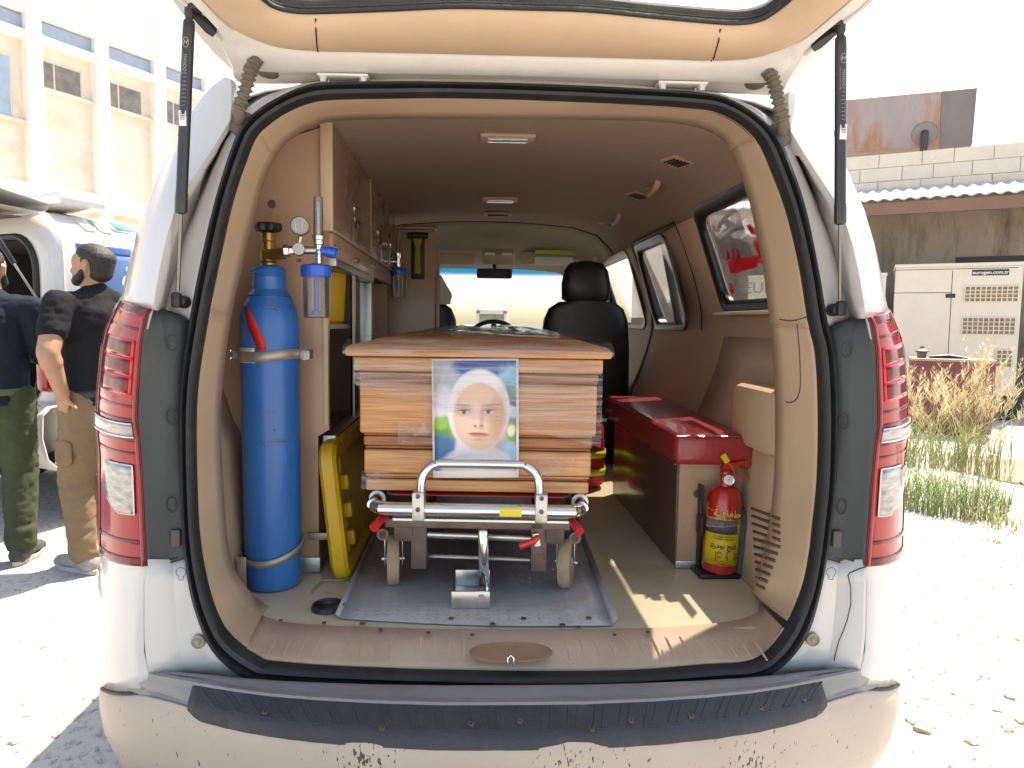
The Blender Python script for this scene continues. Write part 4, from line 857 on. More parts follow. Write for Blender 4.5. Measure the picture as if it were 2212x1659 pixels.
# ================================================================== STRETCHER AND COFFIN
SX, SY, SROT = -.077, .165, math.radians(-3.2)
stt = thing('ambulance_stretcher', 'low chrome wheeled stretcher with a hooped push handle and red release levers, under the coffin', 'stretcher', (SX, SY, .592), SROT)
def X(u, v, y=SY): return W(u, v, y=y)
zb = X(1030, 1102)[2]
R_ = .0175; hw = .268
pts = []
for sg in (-1, 1):
    cr = [(sg*(hw-.06), 0), (sg*(hw-.025), .006), (sg*(hw-.004), .03), (sg*hw, .065), (sg*hw, .4), (sg*hw, 1.85)]
    pts = ([(x, y) for x, y in cr[::-1]] if sg < 0 else pts+cr)
MB().tube(smooth_curve([(SX+x, SY+y, zb+.004*(y > .05)) for x, y in pts], 60, closed=False), R_, 16).build('main_frame', CHROME, stt)
a = X(905, 1090); b = X(1168, 1090); zt = X(1036, 1000)[2]; c0 = .055
hoop = [(a[0], SY-.004, zb)]+[(a[0]+.004, SY-.006, zb+.03)]+[(a[0]+c0*(1-math.cos(t))+.006, SY-.012, zt-c0+c0*math.sin(t)) for t in np.linspace(.1, PI/2, 6)]+[(b[0]-c0*(1-math.cos(t))-.006, SY-.012, zt-c0+c0*math.sin(t)) for t in np.linspace(PI/2, .1, 6)]+[(b[0]-.004, SY-.006, zb+.03), (b[0], SY-.004, zb)]
MB().tube(smooth_curve(hoop, 50, closed=False), .0118, 14).build('push_handle', CHROME, stt)
for x in (a[0], b[0]):
    cl = MB().box((x, SY-.006, zb+.012), (.032, .044, .075), .006).build('handle_clamp', ALU, stt)
    for dz in (.028, -.006): MB().lathe([(.006, 0), (.006, .003), (.003, .003), (.003, .001), (.0005, .001)], (x, SY-.028, zb+.012+dz), (0, -1, 0), 12).build('clamp_bolt', IRON, cl)
q = X(1103, 1098); MB().b2((q[0]-.028, SY-.0195, zb-.010), (q[0]+.028, SY-.0165, zb+.010)).build('yellow_sticker', M('yellow_sticker', (.68, .58, .03), .4), stt)
for sg in (-1, 1): MB().lathe([(.0178, 0), (.0225, .002), (.0225, .018), (.0178, .02)], (SX+sg*hw, SY+.075, zb+.006), (0, 1, 0), 16).build('end_cap', ALU, stt)
# rear cross tubes
MB().tube([(SX-hw+.05, SY+.03, zb-.034), (SX+hw-.03, SY+.03, zb-.034)], .009, 10).build('cross_tube', STEEL, stt)
zc = X(1040, 1160, .30)[2]; MB().tube([(SX-.15, .32, zc), (SX+.15, .30, zc)], .0115, 12).build('cross_tube', STEEL, stt)
zc2 = X(1040, 1207, .34)[2]; MB().tube([(SX-.17, .36, zc2), (SX+.19, .34, zc2)], .007, 10).build('cross_tube', STEEL, stt)
MB().b2((SX-.24, .20, zb-.06), (SX+.24, .24, zb-.035), .004).build('cross_member', IRON, stt)
for x in (-.19, .0, .19): MB().b2((SX+x-.05, SY+.09, zb+.012), (SX+x+.05, SY+1.6, zb+.02), .002).build('deck_slat', IRON, stt)
for sg in (-1, 1):
    MB().b2((SX+sg*.165-.022, .30, zc2-.02), (SX+sg*.165+.022, .35, zb-.05), .004).build('leg_bracket', IRON, stt)
    MB().b2((SX+sg*.205-.03, .30, zc-.018), (SX+sg*.205+.03, .34, zc+.05), .006).build('axle_block', IRON, stt)
    MB().tube([(SX+sg*.16, .33, zc2), (SX+sg*.18, 1.1, zb-.02)], .012, 8).build('folding_leg', IRON, stt)
    MB().tube([(SX+sg*.265, .34, zb-.01), (SX+sg*.26, .36, zc-.03)], .005, 8).build('guide_rod', STEEL, stt)
    MB().lathe([(.0165, -.012), (.0165, .012), (.010, .012), (.010, -.012)], (SX+sg*.262, .30, zc+.005), (0, 1, 0), 16).build('pivot_bush', IRON, stt)
    MB().tube([(SX+sg*.235, SY+.05, zb-.03), (SX+sg*.25, SY+.0, zb-.034), (SX+sg*.258, SY-.025, zb-.044)], [.008, .011, .0125], 10).build('release_knob', M('red_plastic', (.50, .012, .02), .35, coat=.3), stt)
MB().b2((SX+.155-.015, .20, zc-.01), (SX+.155+.015, .21, zb-.02), .002).build('lever_plate', IRON, stt)
q = X(1150, 1163, .19); MB().tube([q+np.array([.012, .02, .012]), q+np.array([.010, -.004, .006]), q+np.array([0, -.012, -.002]), q+np.array([-.035, -.014, -.014])], [.007, .0085, .0085, .009], 10).build('foot_lever', MATS['red_plastic'], stt)
MB().tube([q+np.array([.006, -.002, .016]), q+np.array([.012, -.004, -.016])], .009, 10, sq=(1, .4)).build('lever_tab', ALU, stt)
# castors
TYRE = M('dusty_cream_tyre', (.40, .29, .19), .85, var=.15, vs=25, bump=.3, bs=120); HUB = M('grey_hub', (.30, .30, .30), .5)
for sg, yaw in ((-1, .16), (1, -.22)):
    for row in (0, 1):
        cw = Vector((SX+sg*.2475, .375+row*1.25, .592+.074)); ax = Vector((math.cos(yaw), math.sin(yaw), 0))
        t = MB().lathe([(.050, -.016), (.070, -.0165), (.0735, -.010), (.0742, 0), (.0735, .010), (.070, .0165), (.050, .016)], cw, ax, 36).build('castor', TYRE, stt)
        MB().lathe([(.001, -.019), (.016, -.019), (.018, -.012), (.046, -.011), (.0505, -.0145), (.0505, .0145), (.046, .011), (.018, .012), (.016, .019), (.001, .019)], cw, ax, 28).build('hub', HUB, t)
        for d in (-1, 1): MB().box(cw+ax*d*.0245+Vector((0, .01, .035)), (.004, .034, .105), .001, (0, 0, yaw)).build('fork', STEEL, t)
        MB().box(cw+Vector((0, .0, .092)), (.056, .05, .034), .008, (0, 0, yaw)).build('fork_crown', BLACK, t)
        MB().cyl(cw-ax*.032, cw+ax*.032, .006, 10).build('axle', STEEL, t)
MB().b2((SX-.225, SY+.05, zb+.021), (SX+.225, SY+1.78, X(1030, 1066, .22)[2]-.004), .012).build('mattress', M('red_vinyl_mattress', (.42, .03, .018), .4, var=.08, vs=9, bump=.1), stt)

# ---- coffin
zc0 = X(1030, 1063, .22)[2]; CY0 = .222
cof = thing('coffin', 'light wooden coffin with moulded planks, wrapped in clear plastic film, on the stretcher', 'coffin', (SX, CY0, zc0), SROT, local=True)
def wood(name, c, c2):
    m = bpy.data.materials.new(name); m.use_nodes = True; t = m.node_tree; b = t.nodes['Principled BSDF']; b.inputs['Roughness'].default_value = .48
    tc = t.nodes.new('ShaderNodeTexCoord'); oi = t.nodes.new('ShaderNodeObjectInfo'); va = t.nodes.new('ShaderNodeVectorMath'); va.operation = 'ADD'
    t.links.new(tc.outputs['Object'], va.inputs[0]); vm = t.nodes.new('ShaderNodeVectorMath'); vm.operation = 'SCALE'; vm.inputs[0].default_value = (3, 7, 5); t.links.new(oi.outputs['Random'], vm.inputs[3]); t.links.new(vm.outputs[0], va.inputs[1])
    mp = t.nodes.new('ShaderNodeMapping'); mp.inputs['Scale'].default_value = (1.6, 1.6, 34); t.links.new(va.outputs[0], mp.inputs[0])
    n = t.nodes.new('ShaderNodeTexNoise'); n.inputs['Scale'].default_value = 2.2; n.inputs['Detail'].default_value = 6; n.inputs['Distortion'].default_value = .8; t.links.new(mp.outputs[0], n.inputs['Vector'])
    r_ = t.nodes.new('ShaderNodeValToRGB'); e = r_.color_ramp.elements; e[0].position = .3; e[0].color = (*c2, 1); e[1].position = .62; e[1].color = (*c, 1); t.links.new(n.outputs[0], r_.inputs[0])
    mp2 = t.nodes.new('ShaderNodeMapping'); mp2.inputs['Scale'].default_value = (6, 6, 240); t.links.new(va.outputs[0], mp2.inputs[0])
    n2 = t.nodes.new('ShaderNodeTexNoise'); n2.inputs['Scale'].default_value = 1.5; t.links.new(mp2.outputs[0], n2.inputs['Vector'])
    mr = t.nodes.new('ShaderNodeMapRange'); mr.inputs[1].default_value = .35; mr.inputs[2].default_value = .5; mr.inputs[3].default_value = .72; mr.inputs[4].default_value = 1; t.links.new(n2.outputs[0], mr.inputs[0])
    mx = t.nodes.new('ShaderNodeVectorMath'); mx.operation = 'SCALE'; t.links.new(r_.outputs[0], mx.inputs[0]); t.links.new(mr.outputs[0], mx.inputs[3]); t.links.new(mx.outputs[0], b.inputs['Base Color'])
    bp = t.nodes.new('ShaderNodeBump'); bp.inputs['Strength'].default_value = .15; bp.inputs['Distance'].default_value = .004; t.links.new(n2.outputs[0], bp.inputs['Height']); t.links.new(bp.outputs[0], b.inputs['Normal']); return m
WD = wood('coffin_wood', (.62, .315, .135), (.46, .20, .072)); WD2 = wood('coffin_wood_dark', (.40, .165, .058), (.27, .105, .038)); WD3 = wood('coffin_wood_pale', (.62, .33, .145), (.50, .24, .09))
CH = .350; CL = 1.86
def chw(z): return .288+.030*z/CH
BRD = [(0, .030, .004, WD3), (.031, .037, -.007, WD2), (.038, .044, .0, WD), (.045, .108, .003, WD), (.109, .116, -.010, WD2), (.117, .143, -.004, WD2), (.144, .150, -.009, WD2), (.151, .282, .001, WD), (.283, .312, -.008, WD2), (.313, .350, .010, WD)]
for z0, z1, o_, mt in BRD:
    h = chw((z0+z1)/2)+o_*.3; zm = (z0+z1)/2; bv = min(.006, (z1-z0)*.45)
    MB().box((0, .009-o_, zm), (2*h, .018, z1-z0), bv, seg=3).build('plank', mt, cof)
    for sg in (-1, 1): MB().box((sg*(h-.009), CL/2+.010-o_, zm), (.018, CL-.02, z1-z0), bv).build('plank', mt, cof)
    MB().box((0, CL-.009, zm), (2*h-.04, .018, z1-z0), bv).build('plank', mt, cof)
MB().b2((-.28, .02, .002), (.28, CL-.03, .014)).build('base_board', WD2, cof)
LW = .342
lid = MB().grid([[(x, y, z) for x, y in rrect(-w_, w_, -e, CL+e, .006, 2)] for w_, e, z in ((LW-.02, .010, .351), (LW-.004, .020, .353), (LW, .024, .362), (LW-.003, .022, .370), (LW-.012, .012, .380), (LW-.05, -.03, .388), (LW-.07, -.06, .396), (LW-.08, -.07, .398), (LW-.10, -.09, .3985))], cu=True).add([(x, y, .3985) for x, y in rrect(-LW+.10, LW-.10, .09, CL-.09, .006, 2)], [tuple(range(12))]).build('lid', WD, cof, angle=30)
# plastic film
def film(name, streak, dens, hz=.5):
    m = bpy.data.materials.new(name); m.use_nodes = True; t = m.node_tree; t.nodes.remove(t.nodes['Principled BSDF']); o = t.nodes['Material Output']
    tc = t.nodes.new('ShaderNodeTexCoord'); mp = t.nodes.new('ShaderNodeMapping'); mp.inputs['Scale'].default_value = streak[0]; mp.inputs['Rotation'].default_value = (0, streak[1], 0); t.links.new(tc.outputs['Object'], mp.inputs[0])
    n = t.nodes.new('ShaderNodeTexNoise'); n.inputs['Scale'].default_value = 1; n.inputs['Detail'].default_value = 5; n.inputs['Distortion'].default_value = .5; t.links.new(mp.outputs[0], n.inputs['Vector'])
    tr = t.nodes.new('ShaderNodeBsdfTransparent'); tr.inputs[0].default_value = (.97, .965, .96, 1)
    df = t.nodes.new('ShaderNodeBsdfTranslucent'); df.inputs[0].default_value = (.8, .8, .8, 1); d2 = t.nodes.new('ShaderNodeBsdfDiffuse'); d2.inputs[0].default_value = (.72, .70, .68, 1)
    gl = t.nodes.new('ShaderNodeBsdfGlossy'); gl.inputs['Roughness'].default_value = .18
    bp = t.nodes.new('ShaderNodeBump'); bp.inputs['Strength'].default_value = .9; bp.inputs['Distance'].default_value = .006; t.links.new(n.outputs[0], bp.inputs['Height']); t.links.new(bp.outputs[0], gl.inputs['Normal'])
    mr = t.nodes.new('ShaderNodeMapRange'); mr.inputs[1].default_value = .46; mr.inputs[2].default_value = .72; mr.inputs[3].default_value = dens*.12; mr.inputs[4].default_value = dens; t.links.new(n.outputs[0], mr.inputs[0])
    m1 = t.nodes.new('ShaderNodeMixShader'); t.links.new(mr.outputs[0], m1.inputs[0]); t.links.new(tr.outputs[0], m1.inputs[1]); t.links.new(d2.outputs[0], m1.inputs[2])
    fr_ = t.nodes.new('ShaderNodeFresnel'); fr_.inputs[0].default_value = 1.4; t.links.new(bp.outputs[0], fr_.inputs['Normal'])
    fk = t.nodes.new('ShaderNodeMath'); fk.operation = 'MULTIPLY'; fk.inputs[1].default_value = .45; t.links.new(fr_.outputs[0], fk.inputs[0]); m2 = t.nodes.new('ShaderNodeMixShader'); t.links.new(fk.outputs[0], m2.inputs[0]); t.links.new(m1.outputs[0], m2.inputs[1]); t.links.new(gl.outputs[0], m2.inputs[2])
    t.links.new(m2.outputs[0], o.inputs[0]); return m
FB = film('stretch_film', ((4, 5, 95), -.16), .42); FT = film('crumpled_film', ((14, 10, 22), .3), .16); FL = film('loose_film', ((30, 20, 40), .5), .3)
rnd = random.Random(3)
rows = []
for i in range(41):
    q = i/40; x = -chw(.3)-.004+2*(chw(.3)+.004)*q
    zt_ = .348; zl = .268-.145*q+.004*math.sin(9*q)
    if q < .015: zl = .285
    rows.append([(x, -.0175-.0025*abs(math.sin(j*2.3+4*q))-.001*rnd.random(), zl+(zt_-zl)*j/18) for j in range(19)])
fm_ = MB().grid(rows).build('film_band', FB, cof, angle=60)
rows = []
for i in range(41):
    x = -LW-.002+2*(LW+.002)*i/40
    rows.append([(x, -.028, .356+.002*rnd.random()), (x, -.0275, .366), (x, -.018, .378+.001*rnd.random()), (x, .04, .391+.004*rnd.random())])
MB().grid(rows).build('film_lid_edge', FB, cof, angle=60)
rows = []
for i in range(46):
    y = .03+i*.04; r_ = []
    for j in range(31):
        x = -.33+.66*j/30; e = math.sin(PI*j/30)
        r_.append((x, y, .399+e*(.006+.016*rnd.random()*(1 if .2 < y else .4)+.016*max(0, math.sin(x*14+1.5+y*3))*(1 if y > .3 else .3))))
    rows.append(r_)
MB().grid(rows).build('film_top', FT, cof, smooth=True, angle=20)
for (x0, x1, z0, z1) in ((-.205, -.10, .125, .180), (.155, .25, .048, .090), (-.30, -.22, .004, .05)):
    MB().grid([[(x0+(x1-x0)*i/9, -.0115-.004*rnd.random(), z0+(z1-z0)*j/6+.004*rnd.random()) for i in range(10)] for j in range(7)]).build('film_patch', FL, cof, angle=30)

# ---- portrait print taped on the coffin end
PC = W(1027, 905, y=CY0-.02); PWD, PHT = .222, .308
por = thing('portrait_print', 'white-bordered colour portrait of a woman in a white headscarf, taped to the coffin end', 'portrait', (PC[0], CY0-.012, PC[2]), SROT, local=True)
por.rotation_euler = (0, math.radians(-1.0), SROT)
def portrait_mat():
    m = bpy.data.materials.new('portrait_print'); m.use_nodes = True; t = m.node_tree; b = t.nodes['Principled BSDF']; b.inputs['Roughness'].default_value = .35
    tc = t.nodes.new('ShaderNodeTexCoord'); nz = t.nodes.new('ShaderNodeTexNoise'); nz.inputs['Scale'].default_value = 38; nz.inputs['Detail'].default_value = 3; t.links.new(tc.outputs['Object'], nz.inputs['Vector'])
    sb_ = t.nodes.new('ShaderNodeVectorMath'); sb_.operation = 'SUBTRACT'; t.links.new(nz.outputs['Color'], sb_.inputs[0]); sb_.inputs[1].default_value = (.5, .5, .5)
    def vec(dist):
        s_ = t.nodes.new('ShaderNodeVectorMath'); s_.operation = 'SCALE'; s_.inputs[3].default_value = dist; t.links.new(sb_.outputs[0], s_.inputs[0])
        a = t.nodes.new('ShaderNodeVectorMath'); a.operation = 'ADD'; t.links.new(tc.outputs['Object'], a.inputs[0]); t.links.new(s_.outputs[0], a.inputs[1]); return a.outputs[0]
    vs_ = {0: vec(0.), 1: vec(.012), 2: vec(.035)}
    cur = None; cnt = 0
    # x,z in print units: x -1..1 (left..right), z -1..1 (bottom..top)
    hx, hz = PWD/2-.006, PHT/2-.012
    def lay(col, cx, cz, rx, rz, soft=.15, dist=0, rot=0., amt=1., p=2):
        nonlocal cur, cnt
        cnt += 1
        if cnt > 18: cx, cz, rx, rz = .06+(cx-.08)*1.13, .02+(cz-.08)*1.10, rx*1.13, rz*1.10
        mp = t.nodes.new('ShaderNodeMapping'); mp.vector_type = 'TEXTURE'; mp.inputs['Location'].default_value = (cx*hx, 0, cz*hz+.006); mp.inputs['Rotation'].default_value = (0, rot, 0); mp.inputs['Scale'].default_value = (rx*hx, 1e6, rz*hz)
        t.links.new(vs_[dist], mp.inputs[0]); ln = t.nodes.new('ShaderNodeVectorMath'); ln.operation = 'LENGTH'; t.links.new(mp.outputs[0], ln.inputs[0])
        mr = t.nodes.new('ShaderNodeMapRange'); mr.interpolation_type = 'SMOOTHSTEP'; mr.inputs[1].default_value = 1-soft; mr.inputs[2].default_value = 1+soft; mr.inputs[3].default_value = amt; mr.inputs[4].default_value = 0; t.links.new(ln.outputs['Value'], mr.inputs[0])
        mx = t.nodes.new('ShaderNodeMix'); mx.data_type = 'RGBA'; t.links.new(mr.outputs[0], mx.inputs[0])
        if cur is None: mx.inputs[6].default_value = (.10, .25, .52, 1)
        else: t.links.new(cur, mx.inputs[6])
        mx.inputs[7].default_value = (*col, 1); cur = mx.outputs[2]
    lay((.55, .52, .58), -.85, .5, .55, .75, .3, 2); lay((.30, .32, .36), -.8, .55, .35, .35, .5, 2, amt=.5); lay((.72, .70, .74), -.75, .2, .4, .3, .3, 2)
    lay((.03, .10, .40), .1, 1.0, .65, .35, .25, 2); lay((.04, .12, .35), .9, .9, .4, .35, .3, 2); lay((.25, .55, .72), .85, .65, .28, .3, .3, 2); lay((.10, .16, .18), .8, .2, .25, .4, .4, 2); lay((.55, .70, .74), .85, .08, .2, .12, .3, 1)
    lay((.12, .34, .03), -.75, -.25, .38, .25, .3, 2); lay((.30, .52, .08), -.85, -.12, .2, .12, .4, 2); lay((.05, .16, .34), -.8, -.62, .35, .3, .3, 2); lay((.18, .32, .05), .9, -.35, .22, .3, .3, 2); lay((.75, .74, .5), .88, -.25, .1, .12, .3, 1); lay((.30, .52, .68), .9, -.72, .25, .25, .3, 2)
    lay((.70, .69, .72), .05, -.95, .92, .42, .1, 1); lay((.74, .73, .76), -.02, -.62, .48, .5, .12, 0); lay((.55, .54, .60), .35, -.9, .5, .1, .5, 1, .35, .5); lay((.50, .50, .56), -.35, -.78, .4, .07, .5, 1, -.3, .5)
    lay((.80, .79, .81), .10, .16, .67, .68, .05, 0, .05); lay((.60, .60, .66), .58, -.05, .14, .5, .6, 0, .0, .6)
    lay((.72, .46, .32), .11, .06, .55, .555, .05, 0, .03); lay((.84, .60, .46), -.04, -.02, .38, .42, .6, 0, 0, .9); lay((.55, .27, .16), .52, -.02, .17, .42, .8, 0, .1, .7); lay((.80, .55, .40), .05, .42, .36, .14, .7, 0, 0, .7)
    lay((.66, .46, .32), .20, -.40, .26, .14, .6, 0, .15, .7); lay((.70, .68, .68), .22, -.64, .42, .12, .4, 0, .12, .9)
    for ex_, bx in ((-.21, -.23), (.32, .35)):
        lay((.42, .21, .14), ex_, .155, .16, .075, .6, 0, -.03, .6); lay((.70, .62, .58), ex_, .135, .115, .030, .3, 0, 0, .9); lay((.035, .02, .018), ex_-.01, .138, .048, .036, .25); lay((.06, .03, .02), ex_, .163, .13, .011, .5, 0, -.05, .9); lay((.20, .10, .06), bx, .245, .19, .020, .45, 0, .06 if ex_ < 0 else -.04, .5)
    lay((.58, .30, .19), .17, 0.025, .05, .2, .7, 0, .04, .6); lay((.85, .62, .50), .04, 0.045, .05, .2, .7, 0, 0, .6); lay((.40, .18, .11), .02, -0.100, .035, .022, .5, 0, 0, .9); lay((.38, .16, .10), .16, -0.095, .035, .022, .5, 0, 0, .9); lay((.55, .30, .2), .09, -0.120, .12, .025, .6, 0, 0, .5)
    lay((.55, .20, .16), .10, -0.240, .22, .038, .3, 0, .06, .9); lay((.28, .09, .07), .10, -0.233, .21, .010, .4, 0, .06, .9); lay((.66, .28, .22), .10, -0.267, .14, .018, .5, 0, .05, .7); lay((.48, .27, .18), .10, -0.325, .12, .02, .7, 0, 0, .5)
    t.links.new(cur, b.inputs['Base Color']); return m
PM = portrait_mat()
MB().grid([[(x, -.0004-.001*math.sin(8*x+3*z)**2, z) for x in np.linspace(-PWD/2, PWD/2, 9)] for z in np.linspace(-PHT/2, PHT/2, 9)]).build('paper', M('paper_border', (.80, .78, .80), .6, var=.02), por, solid=.0006)
MB().grid([[(x, -.0016-.001*math.sin(8*x+3*z)**2, z) for x in np.linspace(-PWD/2+.005, PWD/2-.006, 9)] for z in np.linspace(-PHT/2+.018, PHT/2-.005, 9)]).build('picture', PM, por, solid=.0004)
rows = [[(-.09+.2*i/12, -.006-.002*rnd.random(), -.02+.02*j+.012*math.sin(3*i)*.1-.006*i*(.3+.0*j)) for i in range(13)] for j in range(6)]

# ================================================================== FLOOR PLATE, LOCK, CORD, CAP
CHK = M('checker_plate', (.43, .42, .41), .45, .45, var=.18, vs=5, col2=(.30, .26, .22), c2lo=.5, c2hi=.75, c2s=3)
fp = thing('floor_plate', 'dirty aluminium checker plate with bent edges screwed to the van floor under the stretcher', 'metal plate', (-.08, .3, .586))
def FP(t, y): # t across 0..1
    l = -.421+.0*(y-.15); r_ = .263+.045*(y-.10); return (l+(r_-l)*t, y)
def yf(t): return .150-.056*math.sin(PI*min(1, t*1.25)*.5)+.01*t
rows = []
for i in range(17):
    t = i/16; rows.append([(FP(t, y)[0], y if y > .2 else yf(t), .5905) for y in (.1, .5, 1., 2.1)])
pl = MB().grid(rows).build('plate', CHK, fp, solid=.003)
for t, sg in ((0, -1), (1, 1)): MB().grid([[(FP(t, y)[0]+sg*dx, max(y, yf(t)), z) for y in (.1, .6, 1.2, 2.1)] for dx, z in ((0, .592), (.008, .600), (.012, .604 if sg < 0 else .612))]).build('bent_edge', CHK, fp, solid=.002)
m = MB()
for iy in range(24):
    for ix in range(27):
        x = -.41+ix*.026; y = .115+iy*.026
        if not (FP(.02, y)[0] < x < FP(.97, y)[0]) or y < yf((x+.42)/.69)+.012: continue
        a = math.radians(45 if (ix+iy) % 2 else -45); dx, dy = math.cos(a)*.0125, math.sin(a)*.0125; ex, ey = -math.sin(a)*.0030, math.cos(a)*.0030; z = .5915
        m.add([(x-dx, y-dy, z), (x+ex, y+ey, z), (x+dx, y+dy, z), (x-ex, y-ey, z), (x, y, z+.002)], [(0, 1, 4), (1, 2, 4), (2, 3, 4), (3, 0, 4)])
m.build('tread_bars', CHK, pl, smooth=False, stuff=True)
for u, v in ((783, 1348), (975, 1337), (1131, 1337), (1272, 1336), (1064, 1349), (1215, 1351)): MB().lathe([(.0075, 0), (.007, .003), (.002, .004)], W(u, v, z=.5935), (0, 0, 1), 10).build('screw', IRON, fp)
lk = thing('floor_lock', 'bright steel latch bracket on the checker plate that catches the stretcher', 'latch', (-.09, .28, .594))
a = W(975, 1315, z=.594); b = W(1058, 1315, z=.594)
MB().b2((a[0], a[1], .594), (b[0], a[1]+.006, .640), .001).build('front_plate', STEEL, lk); MB().lathe([(.0095, 0), (.0095, .004), (.001, .004)], (b[0]-.022, a[1], .624), (0, -1, 0), 18).build('pin', STEEL, lk)
MB().b2((a[0]+.008, a[1]+.15, .594), (b[0]+.004, a[1]+.156, .645), .001).build('back_plate', STEEL, lk); MB().b2((a[0]+.004, a[1]+.007, .594), (b[0]-.012, a[1]+.149, .598)).build('base_plate', STEEL, lk); MB().b2((b[0]-.010, a[1]+.007, .594), (b[0]-.004, a[1]+.149, .650), .001).build('side_plate', STEEL, lk)
tp = [X(1040, 1128, .235), X(1041, 1150, .215), X(1042, 1200, .215), X(1043, 1235, .225), X(1042, 1265, .25)]
MB().grid([[p+np.array([dx, 0, 0]) for p in smooth_curve(tp, 16, closed=False)] for dx in (-.013, .013)]).build('catch_strap', CHROME, stt, solid=.004)
cp = thing('floor_ring', 'round black plastic ring cap lying on the cream floor beside the checker plate', 'ring cap', (-.465, .20, .586))
MB().lathe([(.020, .004), (.024, .010), (.027, .010), (.030, .004), (.034, .004), (.037, .012), (.041, .012), (.044, .004), (.045, .001)], (-.465, .225, .5865), (0, 0, 1), 30).build('ring', BLACK, cp); MB().lathe([(.026, .002), (.02, .0045), (.001, .005)], (-.465, .225, .586), (0, 0, 1), 20).build('centre', BLACK, cp)
cpts = [W(u, v, z=.590) for u, v in ((672, 1281), (688, 1262), (700, 1254), (722, 1254), (745, 1252), (762, 1246), (768, 1240))]
tag(MB().tube(smooth_curve(cpts, 30, closed=False), .0032, 8).build('cord', M('tan_cord', (.42, .33, .22), .8)), 'short tan cord looped on the floor between the cylinder and checker plate', 'cord')

# ================================================================== BENCH, EXTINGUISHER, BAG
RED = M('red_leatherette', (.32, .032, .030), .30, var=.12, vs=10, bump=.12, bs=70, coat=.35); PLY = M('scuffed_plywood_laminate', (.47, .30, .19), .45, var=.10, vs=6, col2=(.58, .42, .30), c2lo=.52, c2hi=.75, c2s=7)
bn = thing('attendant_bench', 'dark red padded bench on a brown box behind the fire extinguisher', 'bench', (.64, .53, .586))
MB().b2((.5505, .531, .588), (.752, .549, .918)).build('end_panel', PLY, bn); MB().b2((.548, .5495, .588), (.570, 1.50, .918), .002).build('front_panel', M('glossy_dark_brown', (.12, .066, .045), .30, var=.1, vs=5, coat=.25), bn); MB().b2((.5715, 1.48, .588), (.735, 1.498, .918)).build('end_panel', PLY, bn)
MB().b2((.546, .524, .588), (.66, .5305, .612), .001).build('kick_strip', ALU, bn)
q = W(1504, 1066, y=.53); MB().lathe([(.010, 0), (.011, .002), (.007, .003), (.004, -.001)], q, (0, -1, 0), 12).build('worn_hole', IRON, bn)
cu = MB().box((.641, 1.03, .966), (.244, 1.10, .094), .022, seg=4)
cu.v = [(x, y, z+.010*math.exp(-((x-.63)/.08)**2)*(z > .97)+.003*math.sin(9*y)*(z > .97)) for x, y, z in cu.v]
cub = cu.build('cushion', RED, bn, angle=50)
MB().tube([(.523, .486, 1.008), (.523, 1.575, 1.008)], .0025, 6).build('piping', RED, cub); MB().tube([(.523, .484, 1.008), (.760, .484, 1.008)], .0025, 6).build('piping', RED, cub); MB().tube([(.523, .486, .923), (.523, 1.575, .923)], .0025, 6).build('piping', RED, cub)
MB().box((.745, .505, .925), (.05, .05, .03), .012).build('cushion_flap', RED, cub)
EXR = M('extinguisher_red', (.46, .018, .014), .25, var=.05, coat=.6); EXY = M('yellow_label', (.66, .50, .02), .4, var=.05)
ex0 = np.array([.662, .475, .60])
fe = thing('fire_extinguisher', 'small red fire extinguisher with yellow label, standing in a black holder by the bench end', 'fire extinguisher', tuple(ex0))
fe.rotation_euler = (0, math.radians(2.5), 0)
eb = MB().lathe([(.044, .0), (.050, .006), (.0515, .02), (.0515, .20), (.050, .22), (.044, .243), (.033, .256), (.020, .262), (.018, .275), (.016, .285)], ex0, (0, 0, 1), 36).build('bottle', EXR, fe)
def onext(a, z, r=.0522): return ex0+np.array([r*math.cos(a), r*math.sin(a), z])
def band(a0, a1, z0, z1, name, mt, r=.0519, n=14): return MB().grid([[onext(a, z, r) for a in np.linspace(a0, a1, n)] for z in (z0, z1)]).build(name, mt, eb, solid=.0004)
A0 = -PI/2-.1
band(A0-1.35, A0+1.35, .030, .125, 'yellow_label', EXY); band(A0-1.35, A0+1.35, .125, .1665, 'picture_band', M('label_photo', (.10, .07, .10), .4, var=.9, vs=60), .0519); band(A0+.75, A0+1.35, .125, .172, 'yellow_label', EXY, .0522); band(A0-1.3, A0+1.3, .1675, .170, 'label_rule', EXY)
# lettering: Arabic words from joined presentation forms, hand-written lines, dates
INK = M('black_ink', (.02, .02, .02), .6); GOLD = M('gold_ink', (.70, .50, .10), .4); RINK = M('red_ink', (.45, .03, .02), .5)
def ltext(body, size, z, da, mt, bold=0.):
    n = np.array([math.cos(A0+da), math.sin(A0+da), 0]); ex = Vector((-n[1], n[0], 0)); text('lettering', body, size, mt, eb, onext(A0+da, z, .0532), ex, (0, 0, 1), .0002, bold=bold)
ltext('\uFE94\uFEF4\uFED3\uFE8E\uFED4\uFEC3', .028, .188, -.05, GOLD, .0003); ltext('\uFE93\u0631\u062F\uFEEE\uFE91', .009, .175, .05, GOLD)
ltext('0932282093 - 0987642848', .0062, .118, -.1, RINK); ltext('0932282093   0997643840', .0055, .111, -.1, INK); ltext('\uFE93\u0631\u062F\uFEEE\uFE91 \uFE9E\uFE93\u0627', .021, .090, -.1, INK, .0004)
ltext('\u0662\u0663   \u0662   \u0661\u0662', .017, .066, .1, INK, .0003); ltext('\u0662\u0663   \u0669   \u0661\u0662', .017, .053, .1, INK, .0003); ltext('0932282093 09876428', .0055, .043, -.3, RINK); ltext('\uFE93\u0631\u062F\uFEEE\uFE91 \uFE94\uFEF4\uFED3\uFE8E\uFED4\uFEC3 \uFE93\u0631\u062F\uFEEE\uFE91', .007, .035, -.1, INK)
